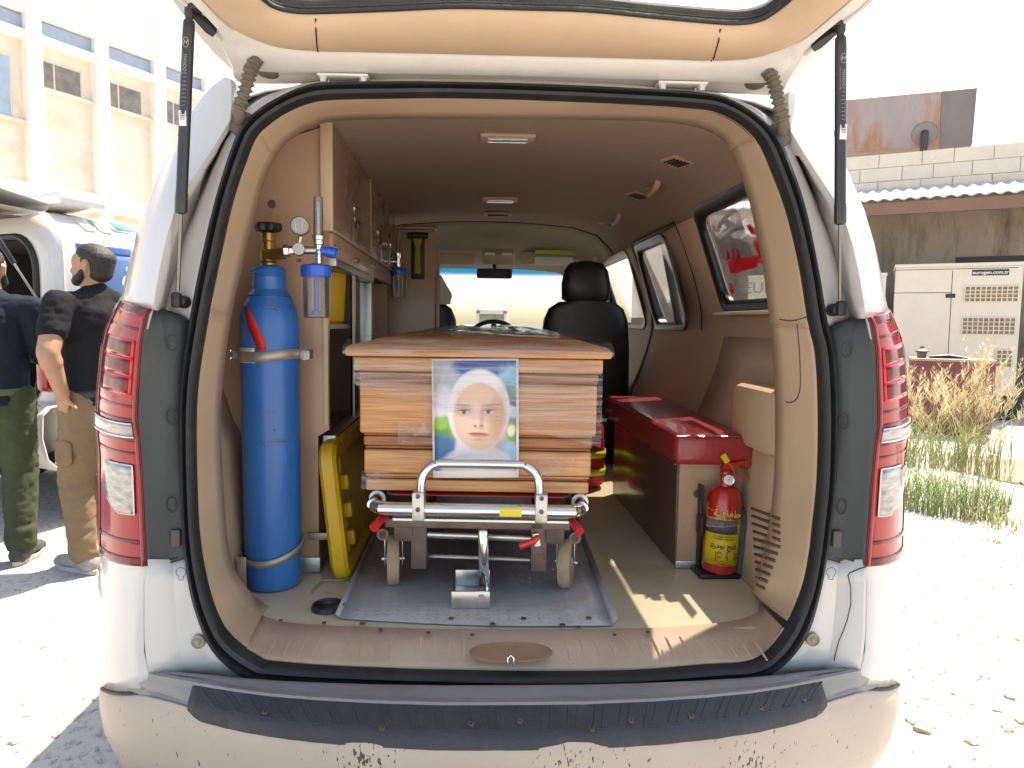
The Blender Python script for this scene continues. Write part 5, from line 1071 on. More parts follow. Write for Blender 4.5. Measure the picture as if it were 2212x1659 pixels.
va = MB().lathe([(.018, .283), (.020, .288), (.020, .305), (.012, .312)], ex0, (0, 0, 1), 16).build('valve_head', EXR, fe)
MB().prism([ex0+np.array(p) for p in ((-.018, -.009, .310), (.005, -.009, .312), (.058, -.009, .334), (.060, -.009, .340), (.054, -.009, .342), (-.012, -.009, .326))], (0, .018, 0)).build('carry_handle', EXR, va); MB().prism([ex0+np.array(p) for p in ((.002, -.009, .306), (.030, -.009, .298), (.066, -.009, .283), (.067, -.009, .288), (.032, -.009, .305), (.004, -.009, .312))], (0, .018, 0)).build('lever', EXR, va)
gq = ex0+np.array([-.002, -.020, .285]); gg = MB().lathe([(.001, .010), (.0150, .010), (.0165, .011), (.0165, 0), (.012, -.004)], gq, (-.1, -1, 0), 22).build('gauge', CHROME, fe)
MB().lathe([(.0145, .0105), (.001, .0112)], gq, (-.1, -1, 0), 20).build('gauge_face', M('gauge_white', (.75, .75, .72), .3), gg); MB().box(gq+np.array([0, -.0122, .003]), (.0014, .0008, .010), 0, (0, .5, 0)).build('needle', INK, gg)
tgq = ex0+np.array([-.012, -.012, .345]); MB().box(tgq, (.017, .001, .028), 0, (0, -.65, 0)).build('yellow_tag', EXY, fe); MB().tube([tgq+np.array([.006, 0, -.010]), ex0+np.array([.012, -.012, .322]), ex0+np.array([.020, -.014, .300])], .0008, 5).build('tag_string', EXY, fe)
for z0, z1, s_ in ((.196, .176, 1), (.141, .158, 1)): MB().tube([onext(A0+a, z0+(z1-z0)*(a+1.3)/2.6, .0535) for a in np.linspace(-1.3, 1.4, 16)], .0009, 5).build('rubber_band', M('tan_band', (.55, .40, .18), .6), fe)
MB().grid([[onext(A0+a, .150+.032*q+.010*a, .0535+.001*rnd.random()) for a in np.linspace(-1.25, 1.25, 16)] for q in np.linspace(0, 1, 6)]).build('clear_tape', FL, fe)
hd = thing('extinguisher_holder', 'black plastic wall holder with tray under the red fire extinguisher', 'holder', (.66, .5, .586))
MB().box((.655, .485, .592), (.125, .10, .016), .007).build('tray', BLACK, hd); MB().box((.613, .528-.014, .72), (.012, .02, .24), .004).build('back_bar', BLACK, hd); MB().box((.606, .492, .735), (.008, .05, .06), .003).build('clip', BLACK, hd); MB().box((.606, .492, .835), (.008, .04, .05), .003).build('clip', BLACK, hd)
CLO = M('grey_green_cloth', (.075, .10, .09), .9, var=.25, vs=16, bump=.3, bs=60)
rows = []
for i in range(13):
    q = i/12; z = .60+.19*q; w_ = ip(q, (0, .2, .5, .8, .95, 1), (.018, .022, .020, .038, .028, .008))
    rows.append([(.722+.012*q+w_*math.cos(a)*(1+.2*math.sin(3*a+5*q)), .455+.03*q+w_*.8*math.sin(a)*(1+.25*math.cos(2*a+7*q)), z) for a in np.linspace(0, 2*PI, 17)[:-1]])
tag(MB().grid(rows, cu=True).build('cloth', CLO, angle=70), 'crumpled grey green cloth stuffed between the extinguisher and the wall', 'cloth')
# red first-aid backpack behind the coffin
BAG = M('red_nylon', (.42, .012, .016), .55, var=.15, vs=14, bump=.3, bs=40); HIV = M('reflective_yellow', (.55, .60, .03), .35, var=.08)
bg_ = thing('first_aid_backpack', 'red nylon backpack with yellow reflective stripes on the floor between coffin and bench', 'backpack', (.35, 1.65, .586))
rows = []
for i, (z, hw_, hd_) in enumerate(((.588, .15, .08), (.61, .175, .11), (.70, .18, .12), (.85, .175, .115), (.94, .16, .10), (.98, .12, .07), (.99, .03, .02))):
    rows.append([(.355+hw_*math.copysign(abs(math.cos(a))**.55, math.cos(a)), 1.66+hd_*math.copysign(abs(math.sin(a))**.7, math.sin(a))+.006*math.sin(5*a+i), z) for a in np.linspace(0, 2*PI, 29)[:-1]])
MB().grid(rows, cu=True).build('bag_body', BAG, bg_, angle=60)
for z in (.735, .655): MB().grid([[(.355+.183*math.copysign(abs(math.cos(a))**.55, math.cos(a)), 1.66+.125*math.copysign(abs(math.sin(a))**.7, math.sin(a)), zz) for a in np.linspace(PI, 2*PI, 21)] for zz in (z, z+.03)]).build('reflective_stripe', HIV, bg_, solid=.002)
MB().tube([(.50, 1.56, .90), (.515, 1.53, .935), (.49, 1.53, .965), (.46, 1.56, .985)], .012, 8).build('strap', BLACK, bg_); MB().box((.505, 1.535, .915), (.03, .012, .02), .004).build('buckle', PRT, bg_); MB().tube([(.47, 1.54, .96), (.52, 1.54, .88)], .007, 6).build('strap', BLACK, bg_)
# second humidifier further inside
fl = thing('wall_flow_meter', 'chrome flow meter with blue lidded humidifier at the far end of the cabinet', 'flow meter', (-.46, 2.1, 1.4))
q = W(860, 587, y=2.08); q2 = W(860, 548, y=2.08)
MB().lathe([(.012, .02), (.042, .018), (.046, 0), (.044, -.012)], q, (0, 0, 1), 20).build('lid', BP, fl); MB().lathe([(.038, -.012), (.036, -.13), (.001, -.132)], q, (0, 0, 1), 20).build('bottle', CLR, fl); MB().lathe([(.006, -.01), (.006, -.10)], q, (0, 0, 1), 8).build('dip_tube', BP, fl); MB().lathe([(.010, .02), (.014, .04), (.010, .06), (.016, .075), (.016, .095)], q, (0, 0, 1), 12).build('stem', CHROME, fl); MB().lathe([(.012, .095), (.012, .20), (.001, .205)], q, (0, 0, 1), 12).build('flow_tube', CLR, fl)
MB().cyl(q+np.array([-.06, .0, .05]), q+np.array([0, 0, .05]), .012).build('wall_mount', CHROME, fl)
# carrier bag hanging behind the driver seat
rows = []
for i in range(9):
    t = i/8; z = 1.44+.16*t; w_ = ip(t, (0, .3, .7, 1), (.05, .055, .03, .006))
    rows.append([(-.262+w_*math.cos(a)*(1+.3*math.sin(3*a+4*t)), 2.36+w_*.5*math.sin(a)*(1+.3*math.cos(4*a)), z) for a in np.linspace(0, 2*PI, 15)[:-1]])
tag(MB().grid(rows, cu=True).build('carrier_bag', M('white_bag', (.55, .58, .53), .4, var=.15, vs=30, bump=.5, bs=60), angle=30), 'crumpled whitish carrier bag hung behind the driver seat top', 'bag')
# ================================================================== BACKGROUND
E1 = np.array([.5, .866, 0]); N1 = np.array([.866, -.5, 0])        # left facade: along / outward
E2 = np.array([.866, -.5, 0]); N2 = np.array([-.5, -.866, 0])      # right yard: along (to the right) / outward
def obox(mb, o, e, n, a0, a1, d0, d1, z0, z1):
    """box in a wall frame: a along e, d along outward n"""
    P = [o+e*a+n*d+np.array([0, 0, z]) for a in (a0, a1) for d in (d0, d1) for z in (z0, z1)]
    return mb.add(P, [(0, 1, 3, 2), (4, 6, 7, 5), (0, 4, 5, 1), (2, 3, 7, 6), (0, 2, 6, 4), (1, 5, 7, 3)])
# ---- left building
STO = M('warm_plaster', (.74, .64, .52), .9, var=.07, vs=1.5, col2=(.50, .38, .28), c2lo=.5, c2hi=.8, c2s=.8, bump=.1, bs=12); WPL = M('white_pilaster', (.80, .76, .70), .9, var=.05, vs=2, bump=.1, bs=12)
WFR = M('window_frame_cream', (.60, .54, .42), .5); WGL = M('dusty_window_glass', (.16, .13, .09), .12, var=.5, vs=3, coat=.6); WGB = M('blue_window_glass', (.30, .38, .46), .12, var=.2, vs=2, coat=.6)
FO = np.array([-12.3, 19.4, 0])
fac = thing('stone_building', 'sunlit cream building with white pilasters and recessed windows beyond the parked white van', 'building', tuple(FO))
obox(MB(), FO, E1, N1, -14, 20, -6, -.30, 0, 13).build('wall', STO, fac, smooth=False)
for k_ in range(-5, 11): obox(MB(), FO, E1, N1, k_*2-.21, k_*2+.21, -.30, .0, 0, 12.9).build('pilaster', WPL, fac, smooth=False)
obox(MB(), FO, E1, N1, -14, 20, -.30, .12, 4.6, 5.1).build('floor_band', WPL, fac, smooth=False); obox(MB(), FO, E1, N1, -14, 20, -.30, -.04, 9.75, 12.5).build('spandrel', WPL, fac, smooth=False)
for k_ in range(-5, 10):
    a0, a1 = k_*2+.212, k_*2+1.788
    big = k_ < 0; z0, z1 = (6.85, 8.55) if big else (7.9, 8.72)
    obox(MB(), FO, E1, N1, a0, a1, -.30, -.05, 9.05, 9.30).build('lintel', WPL, fac, smooth=False)
    obox(MB(), FO, E1, N1, a0, a1, -.299, -.20, 9.30, 9.72).build('shade_slot', M('blue_grey_shade', (.30, .36, .45), .6), fac, smooth=False)  # shade under the overhang, put into the strip's blue grey colour
    f = obox(MB(), FO, E1, N1, a0, a0+1.28, -.299, -.255, z0, z1).build('window', WFR, fac, smooth=False)
    for p0, p1 in ((.06, .42), (.48, 1.22)): obox(MB(), FO, E1, N1, a0+p0, a0+p1, -.254, -.245, z0+.06, z1-.06).build('pane', WGB if big else WGL, f, smooth=False)
    obox(MB(), FO, E1, N1, a0, a1, -.299, -.16, z0-.10, z0-.002).build('window_sill', STO, f, smooth=False)
# ---- right yard
GC = np.array([7.08, 8.9, 0])
def PL(u, v, k_=0.):
    o = GC-N2*k_; d = ray(u, v); return CAM+d*(((o-CAM)@N2)/(d@N2))
def al(p): return float((p-GC)@E2)
CON = M('stained_concrete', (.30, .24, .185), .9, var=.18, vs=1.2, stretch=(1, 1, .25), col2=(.13, .095, .07), c2lo=.46, c2hi=.66, c2s=2.2, bump=.15, bs=15)
BLK = M('pale_block', (.66, .58, .48), .9, var=.08, vs=4, col2=(.48, .36, .26), c2lo=.58, c2hi=.8, c2s=2.5, bump=.2, bs=30)
bw = thing('yard_building', 'stained concrete shed wall with a pale block parapet and corrugated awning behind the generator', 'building', tuple(GC-N2*2.4))
KW = 2.4
zr0 = PL(2040, 414, KW)[2]; zp = PL(2040, 322, KW)[2]
obox(MB(), GC, E2, N2, -5.6, 9, -KW-4, -KW, 0, zr0).build('wall', CON, bw, smooth=False)
hgt = (zp-zr0)/3
bm_ = {}
for r_ in range(3):
    a = -5.55-(r_ % 2)*.3; i = 0
    while a < 5.5:
        wd = .58+.10*((i*7+r_*3) % 3-1); 
        obox(MB(), GC, E2, N2, a, a+wd-.012, -KW-.25, -KW+.006*((i*5+r_) % 3), zr0+r_*hgt+.012, zr0+(r_+1)*hgt).build('block', BLK, bw, smooth=False); a += wd; i += 1
obox(MB(), GC, E2, N2, -5.6, 9, -KW-.24, -KW-.012, zr0, zp-.01).build('mortar', M('mortar', (.45, .38, .30), .95), bw, smooth=False)
# awning (corrugated)
za = PL(2040, 424, 1.2)[2]; rows = []
for q, zz in ((0, zr0+.12), (.5, (zr0+.12+za)/2), (1, za)):
    rows.append([GC+E2*a-N2*(KW+(1.2-KW)*q)+np.array([0, 0, zz+.02*math.sin(a*2*PI/.19)]) for a in np.arange(-5, 6, .024)])
MB().grid(rows).build('awning_sheet', M('galvanised_sheet', (.68, .67, .65), .5, .2, var=.1), bw, solid=.004)
obox(MB(), GC, E2, N2, -5, 6, -1.32, -1.24, za-.24, za-.04).build('awning_beam', M('brown_beam', (.20, .12, .08), .7), bw, smooth=False)
obox(MB(), GC, E2, N2, al(PL(2065, 560, KW)), 6, -KW, -KW+.02, PL(2100, 588, KW)[2], PL(2100, 555, KW)[2]).build('dark_slot', DARK, bw, smooth=False)
# rusty tank on the roof
RST = M('rust_streaked_steel', (.36, .31, .30), .75, .1, var=.15, vs=1.5, stretch=(1, 1, .3), col2=(.36, .17, .07), c2lo=.48, c2hi=.66, c2s=1.6)
tk = thing('rusty_tank', 'rust streaked grey steel water tank standing on the block parapet roof', 'tank', tuple(PL(1960, 326, 4.2)))
A, B, C_, D_ = PL(1808, 218, 4.2), PL(2111, 190, 4.2), PL(2100, 312, 4.2), PL(1820, 328, 4.2)
KD = N2*-1.4
def qd(mb, a, b, c, d): return mb.add([a, b, c, d, a+KD, b+KD, c+KD, d+KD], [(0, 1, 2, 3), (7, 6, 5, 4), (0, 4, 5, 1), (1, 5, 6, 2), (2, 6, 7, 3), (3, 7, 4, 0)])
m1 = lambda t, p, q: p*(1-t)+q*t
qd(MB(), A, m1(.76, A, B), m1(.76, D_, C_), D_).build('tank_plate', RST, tk, smooth=False); qd(MB(), m1(.762, A, B), B, C_, m1(.762, D_, C_)).build('tank_plate', M('dark_steel', (.19, .165, .165), .7, .1, var=.2, vs=2, stretch=(1, 1, .2)), tk, smooth=False)
cq = PL(1997, 288, 4.17); MB().lathe([(.001, .02), (.20, .02), (.22, 0)], cq, N2, 24).build('inspection_disc', M('dull_patch', (.24, .21, .20), .7), tk); MB().tube([cq+N2*.03, cq+N2*.10+np.array([0, 0, -.05]), cq+N2*.10+np.array([0, 0, -.5])], .07, 10).build('outlet_pipe', M('dark_pipe', (.06, .045, .04), .6), tk)
MB().tube([PL(1815, 190, 4.0), PL(1800, 300, 4.0)], .008, 6).build('aerial_rod', IRON, tk)
# generator
CRM = M('cream_enamel', (.66, .59, .47), .45, var=.05, vs=3, coat=.15, col2=(.50, .40, .28), c2lo=.58, c2hi=.85, c2s=2); VMESH = M('vent_inside', (.30, .22, .13), .8, var=.3, vs=10)
def genset(label, a0, a1, ztop):
    t = thing('generator_set', label, 'generator', tuple(GC+E2*(a0+a1)/2)); obox(MB(), GC, E2, N2, a0, a1, -1.3, 0, .36, ztop).build('enclosure', CRM, t, smooth=False, bevel=.01); obox(MB(), GC, E2, N2, a0-.01, a1+.01, -1.31, .012, ztop, ztop+.05).build('roof_edge', CRM, t, smooth=False)
    obox(MB(), GC, E2, N2, a0+.05, a1-.05, -1.2, -.05, .12, .359).build('skid', BLACK, t, smooth=False)
    for aa in (a0+.3, a1-.1): MB().lathe([(.14, -.09), (.30, -.09), (.32, -.05), (.32, .05), (.30, .09), (.14, .09)], GC+E2*aa+N2*-.15+np.array([0, 0, .32]), N2, 24).build('wheel', BLACK, t)
    return t
gtop = PL(2060, 576)[2]; G1a, G1b = al(PL(1928, 700)), al(PL(2203, 700))
gen = genset('cream generator enclosure lettered eurogen.com.tr with mesh vents, behind a rusty red box', G1a, G1b, gtop)
def gline(p, q, w_=.010): return MB().tube([PL(*p)+N2*.0, PL(*q)+N2*.0], w_*.5, 5)
for p, q in (((2058, 585), (2048, 765)), ((1930, 633), (2057, 632)), ((1930, 585), (1928, 800)), ((1930, 584), (2200, 578))): gline(p, q).build('panel_gap', BLACK, gen)
q = PL(2053, 639); obox(MB(), q, E2, N2, -.06, .06, 0, .012, -.03, .03).build('door_latch', BLACK, gen, smooth=False)
for u0, v0, u1, v1 in ((2082, 618, 2200, 652), (2076, 687, 2193, 722), (2150, 757, 2187, 792)):
    a, b = PL(u0, v1), PL(u1, v0); o = PL((u0+u1)/2, (v0+v1)/2); h = (b[2]-a[2])/2; ww = (al(b)-al(a))/2
    v = obox(MB(), o, E2, N2, -ww, ww, -.0, .003, -h, h).build('vent', VMESH, gen, smooth=False); m = MB(); n = max(3, int(ww*2/.062)); nz = max(4, int(h*2/.055))
    for i in range(n+1): obox(m, o, E2, N2, -ww+2*ww*i/n-.006, -ww+2*ww*i/n+.006, .004, .020, -h, h)
    for i in range(nz+1): obox(m, o, E2, N2, -ww, ww, .0035, .018, -h+2*h*i/nz-.006, -h+2*h*i/nz+.006)
    m.build('vent_mesh', CRM, v, smooth=False, stuff=True)
a, b = PL(2099, 596), PL(2180, 582); o = PL(2139.5, 588.5); h = (b[2]-a[2])/2; ww = (al(b)-al(a))/2
pt = obox(MB(), o, E2, N2, -ww, ww, 0, .006, -h, h).build('name_plate', BLACK, gen, smooth=False); text('name_lettering', 'eurogen.com.tr', .070, PRT, pt, o+N2*.008, E2, (0, 0, 1), .001, bold=.001)
g2 = genset('second cream generator with EUROGEN lettering, seen through the ambulance quarter window', -2.85, G1a-.12, gtop-.12)
text('raised_lettering', 'EUROGEN', .26, M('grey_letters', (.30, .27, .22), .5), g2, PL(1690, 622)+N2*.004, E2, (0, 0, 1), .002)
# red metal box in front of the generator
RB = M('chipped_red_paint', (.17, .045, .04), .6, var=.2, vs=3, col2=(.36, .27, .22), c2lo=.60, c2hi=.66, c2s=6); DTP = M('dusty_top', (.36, .25, .19), .9, var=.1)
KB = -2.3
bx = thing('red_metal_box', 'chipped dark red steel box with dusty lid in front of the cream generator', 'metal box', tuple(PL(2060, 900, KB)*np.array([1, 1, 0])))
a, b = al(PL(1969, 790, KB)), al(PL(2152, 790, KB)); zt_ = PL(2060, 782, KB)[2]
obox(MB(), GC-N2*KB, E2, N2, a, b, -.7, 0, .05, zt_).build('box_body', RB, bx, smooth=False, bevel=.008); obox(MB(), GC-N2*KB, E2, N2, a-.01, b+.01, -.71, .01, zt_+.001, zt_+.03).build('lid', DTP, bx, smooth=False)
q = PL(1992, 770, KB-.35); MB().lathe([(.05, 0), (.055, .06), (.085, .09), (.03, .12), (.02, .15)], GC-N2*(KB+.3)+E2*(a+.12)+np.array([0, 0, zt_+.03]), (0, 0, 1), 14).build('filler_cap', IRON, bx); MB().tube([GC-N2*(KB+.3)+E2*(a+.2)+np.array([0, 0, zt_+.04]), GC-N2*(KB+.32)+E2*(a+.42)+np.array([0, 0, zt_+.05]), GC-N2*(KB+.3)+E2*(a+.62)+np.array([0, 0, zt_+.035])], [.02, .035, .015], 8).build('tool_handle', BLACK, bx)
# drain slab and grate at the right
sb0 = thing('drain_slab', 'low grey concrete slab with a dark slatted drain grate beside the tall dry grass', 'drain', (5.2, 3.6, 0))
o = np.array([4.95, 4.0, 0.]); obox(MB(), o, E2, N2, -.9, 3, -1.2, .9, -.05, .05).build('slab', M('grey_slab', (.26, .20, .15), .9, var=.15, vs=3), sb0, smooth=False); obox(MB(), o, E2, N2, -.6, 3, .1, .32, .0505, .056).build('drain_pit', DARK, sb0, smooth=False)
for i in range(40): obox(MB(), o, E2, N2, -.6+i*.09, -.6+i*.09+.03, .1, .32, .057, .07).build('grate_bar', IRON, sb0, smooth=False)
# pale concrete lump under the grass
mo = MB(); rows = []
for i in range(15):
    t = i/14; x = 3.15+1.9*t; y = 4.35-1.5*t
    hgt_ = .20*math.sin(PI*min(1, t*1.1+.08))*(.8+.2*math.sin(9*t)); rows.append([(x-.42*c_+.03*math.sin(7*t+c_*3), y-.55*c_, .0 if abs(c_) >= 1 else hgt_*(1-c_*c_)+.02*math.sin(11*t+4*c_)) for c_ in np.linspace(-1, 1, 9)])
tag(mo.grid(rows).build('concrete_kerb', M('pale_concrete', (.52, .48, .43), .9, var=.1, vs=5, bump=.4, bs=14), angle=60), 'broken pale concrete kerb lump behind the grass beside the ambulance', 'kerb')
# ---- grasses
STRAW = M('dry_straw', (.60, .49, .30), .8, var=.2, vs=8); GRN = M('weed_green', (.19, .26, .08), .7, var=.3, vs=8); OLV = M('pale_green_stem', (.37, .38, .16), .7, var=.2, vs=8)
def blade(m, p, az, ln, bend, wd, n=5):
    d = np.array([math.cos(az), math.sin(az), 0]); s_ = np.array([-d[1], d[0], 0]); L, R2 = [], []
    for i in range(n+1):
        t = i/n; c = p+d*ln*bend*t*t+np.array([0, 0, ln*t*(1-.35*bend*t)]); w_ = wd*(1-t)**.7*.5+.0006; L.append(c-s_*w_); R2.append(c+s_*w_)
    m.grid([L, R2]); return (L[-1]+R2[-1])/2
rg_ = random.Random(11)
def plume_grass(label, cx, cy, n, hmin, hmax, spread, lean, name='plume_grass'):
    t = thing(name, label, 'grass', (cx, cy, 0)); st, pl_, lf = MB(), MB(), MB()
    for i in range(n):
        a = rg_.uniform(0, 2*PI); r_ = spread*math.sqrt(rg_.random()); p = np.array([cx+r_*math.cos(a), cy+r_*math.sin(a), -.02]); h = rg_.uniform(hmin, hmax); az = rg_.gauss(lean, 1.0); bd_ = rg_.uniform(.05, .42)
        d = np.array([math.cos(az), math.sin(az), 0]); pts = [p+d*h*bd_*q*q+np.array([0, 0, h*q*(1-.2*bd_*q)]) for q in np.linspace(0, 1, 8)]
        st.tube(pts, [.0028*(1-.6*q) for q in np.linspace(0, 1, 8)], 4, caps=False)
        for k2 in range(30):
            q = .70+.30*k2/30; idx = q*7; i0 = min(int(idx), 6); b_ = pts[i0]*(1-(idx-i0))+pts[i0+1]*(idx-i0); aa = rg_.uniform(0, 2*PI); ln = (.085*(1.15-q)/.45+.012)*rg_.uniform(.7, 1.2); dd = np.array([math.cos(aa)*.65, math.sin(aa)*.65, .8])*ln+d*ln*.25
            e_ = b_+dd; s_ = np.array([-math.sin(aa), math.cos(aa), 0])*.0034; pl_.add([b_, b_+dd*.5+s_, e_, b_+dd*.5-s_], [(0, 1, 2, 3)])
        for k2 in range(4): blade(lf, p+np.array([0, 0, h*.08*k2]), rg_.uniform(0, 2*PI), rg_.uniform(.3, .65), rg_.uniform(.3, .9), .007)
    st.build('stems', OLV, t, stuff=True); pl_.build('plumes', STRAW, t, smooth=False, stuff=True); lf.build('blades', OLV, t, stuff=True); return t
plume_grass('tall dry grass with feathery straw plumes beside the red box', 4.25, 4.35, 58, .8, 1.32, .30, .3)
plume_grass('shorter straw-plumed grass clump against the ambulance tail lamp', 3.72, 4.25, 34, .6, 1.12, .24, 1.0)
plume_grass('thin plume grass stalks leaning over the drain grate', 4.6, 3.35, 7, .35, .6, .22, .3)
def weed(label, cx, cy, n, h, spread, mat=GRN, name='weed_clump'):
    t = thing(name, label, 'weeds', (cx, cy, 0)); lf = MB()
    for i in range(n):
        a = rg_.uniform(0, 2*PI); r_ = spread*math.sqrt(rg_.random()); blade(lf, np.array([cx+r_*math.cos(a), cy+r_*math.sin(a), -.005]), rg_.uniform(0, 2*PI), h*rg_.uniform(.5, 1.1), rg_.uniform(.2, .9), .006)
    lf.build('leaves', mat, t, stuff=True); return t
weed('dense green weeds at the foot of the dry plume grass', 3.48, 3.45, 800, .36, .36); weed('low weeds with pale stalks before the green clump', 3.50, 3.02, 80, .20, .2, OLV); weed('tiny dry weed tuft alone on the pale ground', 3.20, 2.66, 26, .05, .05, OLV)
# ---- stones and gravel
STN = M('pale_stone', (.40, .33, .26), .9, var=.2, vs=20, bump=.3, bs=40)
protos = []
for k_ in range(4):
    b = MB(); rr_ = random.Random(k_); b.ell((0, 0, .3), (1, .7, .45), 9, 6); b.v = [(x*(1+.25*math.sin(3*y+k_)), y*(1+.3*math.sin(4*x+k_)), z*(1+.2*math.sin(5*x+2*y))) for x, y, z in b.v]; protos.append(b)
for i, (u, v, r_) in enumerate(((1995, 1580, .032), (1968, 1560, .022), (2098, 1607, .02), (2178, 1578, .022), (2205, 1560, .022), (2155, 1535, .018), (2180, 1505, .024), (2060, 1500, .012), (2200, 1380, .016), (2110, 1385, .012), (1990, 1440, .012), (2095, 1520, .012), (2140, 1440, .012), (2040, 1420, .010), (2000, 1510, .012), (2160, 1300, .012), (2050, 1330, .010), (2120, 1250, .012), (95, 1395, .018), (140, 1420, .014), (60, 1540, .016), (120, 1585, .014), (30, 1600, .018), (170, 1600, .012))):
    p = W(u, v, z=0); mb = MB(); mb.v = list(protos[i % 4].v); mb.f = list(protos[i % 4].f); az = i*1.3
    mb.xf(Matrix.Translation((p[0], p[1], gz(p[0], p[1])-.004)) @ Matrix.Rotation(az, 4, 'Z') @ Matrix.Scale(r_, 4)); right = u > 1000
    tag(mb.build('stone', STN), 'small loose stone on the %s the ambulance' % ('sunlit gravel right of' if right else 'shaded ground left of'), 'stone', 'loose stones %s of the ambulance' % ('right' if right else 'left'))
gm = MB(); rgv = random.Random(5)
for i in range(5200):
    if rgv.random() < .72: x, y = 1.05+2.6*rgv.random(), -.9+4.2*rgv.random()
    else: x, y = -1.1-2.4*rgv.random(), -.6+3.6*rgv.random()
    r_ = .003+.012*rgv.random()**5; z = gz(x, y); a = rgv.random()*6; v = [(x+r_*math.cos(a+q), y+r_*.8*math.sin(a+q), z-.002) for q in (0, 1.57, 3.14, 4.71)]+[(x+r_*.2, y, z+r_*.75)]
    gm.add(v, [(0, 1, 4), (1, 2, 4), (2, 3, 4), (3, 0, 4)])
o = gm.build('gravel', M('gravel_grit', (.34, .31, .28), .9, var=.3, vs=3), smooth=False); o['kind'] = 'stuff'; o['label'] = 'fine grit and gravel scattered over the pale ground'; o['category'] = 'gravel'
# ---- ahead of the van, seen through the windscreen
aw = thing('far_wall', 'pale stone yard wall far ahead, seen through the windscreen', 'wall', (4, 26, 0))
O3 = np.array([3.0, 24., 0]); obox(MB(), O3, E2, N2, -2, 14, -.4, 0, 0, 1.3).build('wall', M('pale_stone_wall', (.80, .76, .66), .9, var=.08, vs=2, bump=.2, bs=8), aw, smooth=False)
weed('green grass strip along the foot of the far wall', 2.6, 22.2, 260, .5, 1.6, GRN, 'grass_strip')
car = thing('parked_white_minibus', 'white minibus with red tail lamps parked far ahead, seen through the windscreen', 'minibus', (1.05, 34, 0))
rows = []
for y, zt2, hw2 in ((34, 1.95, .80), (34.12, 2.1, .84), (35.3, 2.14, .86), (37.6, 2.05, .84), (38.1, 1.2, .8), (38.6, .9, .76)): rows.append([(1.05+x, y, z) for x, z in ((-hw2, .3), (-hw2, 1.2), (-hw2*.94, zt2-.2), (-hw2*.8, zt2), (hw2*.8, zt2), (hw2*.94, zt2-.2), (hw2, 1.2), (hw2, .3))])
m = MB().grid(rows); m.add(rows[0], [tuple(range(8))]); m.build('body', WHITE, car, bevel=.04)
MB().b2((1.05-.62, 33.975, 1.30), (1.05+.62, 33.995, 1.78), .01).build('rear_window', WGL, car); MB().b2((.85, 33.97, .62), (1.25, 33.998, .74), .01).build('number_plate', PRT, car)
for sg in (-1, 1):
    for z0, z1 in ((.85, 1.25), (1.80, 1.95)): MB().b2((1.05+sg*.68-.10, 33.96, z0), (1.05+sg*.68+.10, 33.998, z1), .02).build('tail_lamp', LRED, car)
    for yy in (34.9, 37.3): MB().lathe([(.18, -.1), (.31, -.1), (.31, .1), (.18, .1)], (1.05+sg*.72, yy, .31), (1, 0, 0), 18).build('wheel', BLACK, car)
# ================================================================== SECOND VAN (left)
HD = math.radians(28); HV = np.array([math.sin(HD), math.cos(HD), 0]); LV = np.array([-math.cos(HD), math.sin(HD), 0]); V0 = np.array([-2.66, 2.95, 0])
v2 = thing('parked_ambulance', 'second white ambulance with raised tailgate and blue lettered side, behind the two men', 'ambulance', tuple(V0))
def VP(a, b, z): return V0+HV*a+LV*b+np.array([0, 0, z])
VW = 1.86
SEC2 = [(.30, .02), (.45, -.03), (.8, -.04), (1.15, -.03), (1.3, .0), (1.55, .06), (1.75, .12), (1.92, .20), (2.02, .34), (2.06, .55), (2.07, .93)]
half = [(b, z) for z, b in SEC2]; full2 = half+[(VW-b, z) for b, z in half[::-1][1:]]
MB().grid([[VP(a, b, z) for b, z in full2] for a in (.06, .5, 1.5, 3.0, 3.6)]).build('body_shell', WHITE, v2, solid=.01, angle=50)
MB().grid([[VP(a, b*(1-.0*a)+.0, z*q) for (b, z), q in zip(full2, [1]*len(full2))] for a in (3.6, 3.6)]+[[VP(4.6, VW/2+(b-VW/2)*.85, min(z, 1.0)) for b, z in full2]]).build('bonnet', WHITE, v2, solid=.01)
# rear frame with opening
op = [VP(0, b, z) for b, z in rrect(.20, VW-.20, .78, 1.86, .22, 6)]
ou = [VP(.04, VW/2+(b-VW/2)*1.0, z) for b, z in rrect(.0, VW, .45, 2.04, .30, 6)]
MB().grid([ou, [p*.35+q*.65-HV*.02 for p, q in zip(ou, op)], op, [p+HV*.12 for p in op]], cu=True).build('rear_frame', WHITE, v2, solid=.01)
MB().tube([p-HV*.012 for p in op], .022, 8, closed=True).build('door_seal', RUB, v2)
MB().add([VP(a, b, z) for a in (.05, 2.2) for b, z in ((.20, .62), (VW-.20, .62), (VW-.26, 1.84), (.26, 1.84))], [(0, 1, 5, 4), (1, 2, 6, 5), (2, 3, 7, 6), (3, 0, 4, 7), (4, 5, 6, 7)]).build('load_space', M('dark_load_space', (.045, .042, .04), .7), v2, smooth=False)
for a, b, z, s_ in ((.9, .45, .95, (.35, .35, .5)), (1.1, 1.2, 1.3, (.4, .3, .35))): MB().box(VP(a, b, z), s_, .03, (0, 0, -HD)).build('equipment_case', M('grey_case', (.10, .10, .10), .5), v2)
MB().grid([[VP(a, b, z) for b in np.linspace(-.03, VW+.03, 12)] for a, z in ((.05, .80), (-.10, .785), (-.15, .74), (-.16, .60), (-.13, .46), (-.05, .38), (.1, .36))]).build('bumper', WHITE, v2, solid=.01)
MB().lathe([(.018, 0), (.018, .004), (.014, .006), (.001, .006)], VP(-.158, .30, .60), -HV, 16).build('parking_sensor', M('sensor_grey', (.45, .44, .42), .5), v2)
MB().box(VP(-.04, .08, 1.15), (.12, .10, .55), .03, (0, 0, -HD)).build('tail_lamp', LRED, v2)
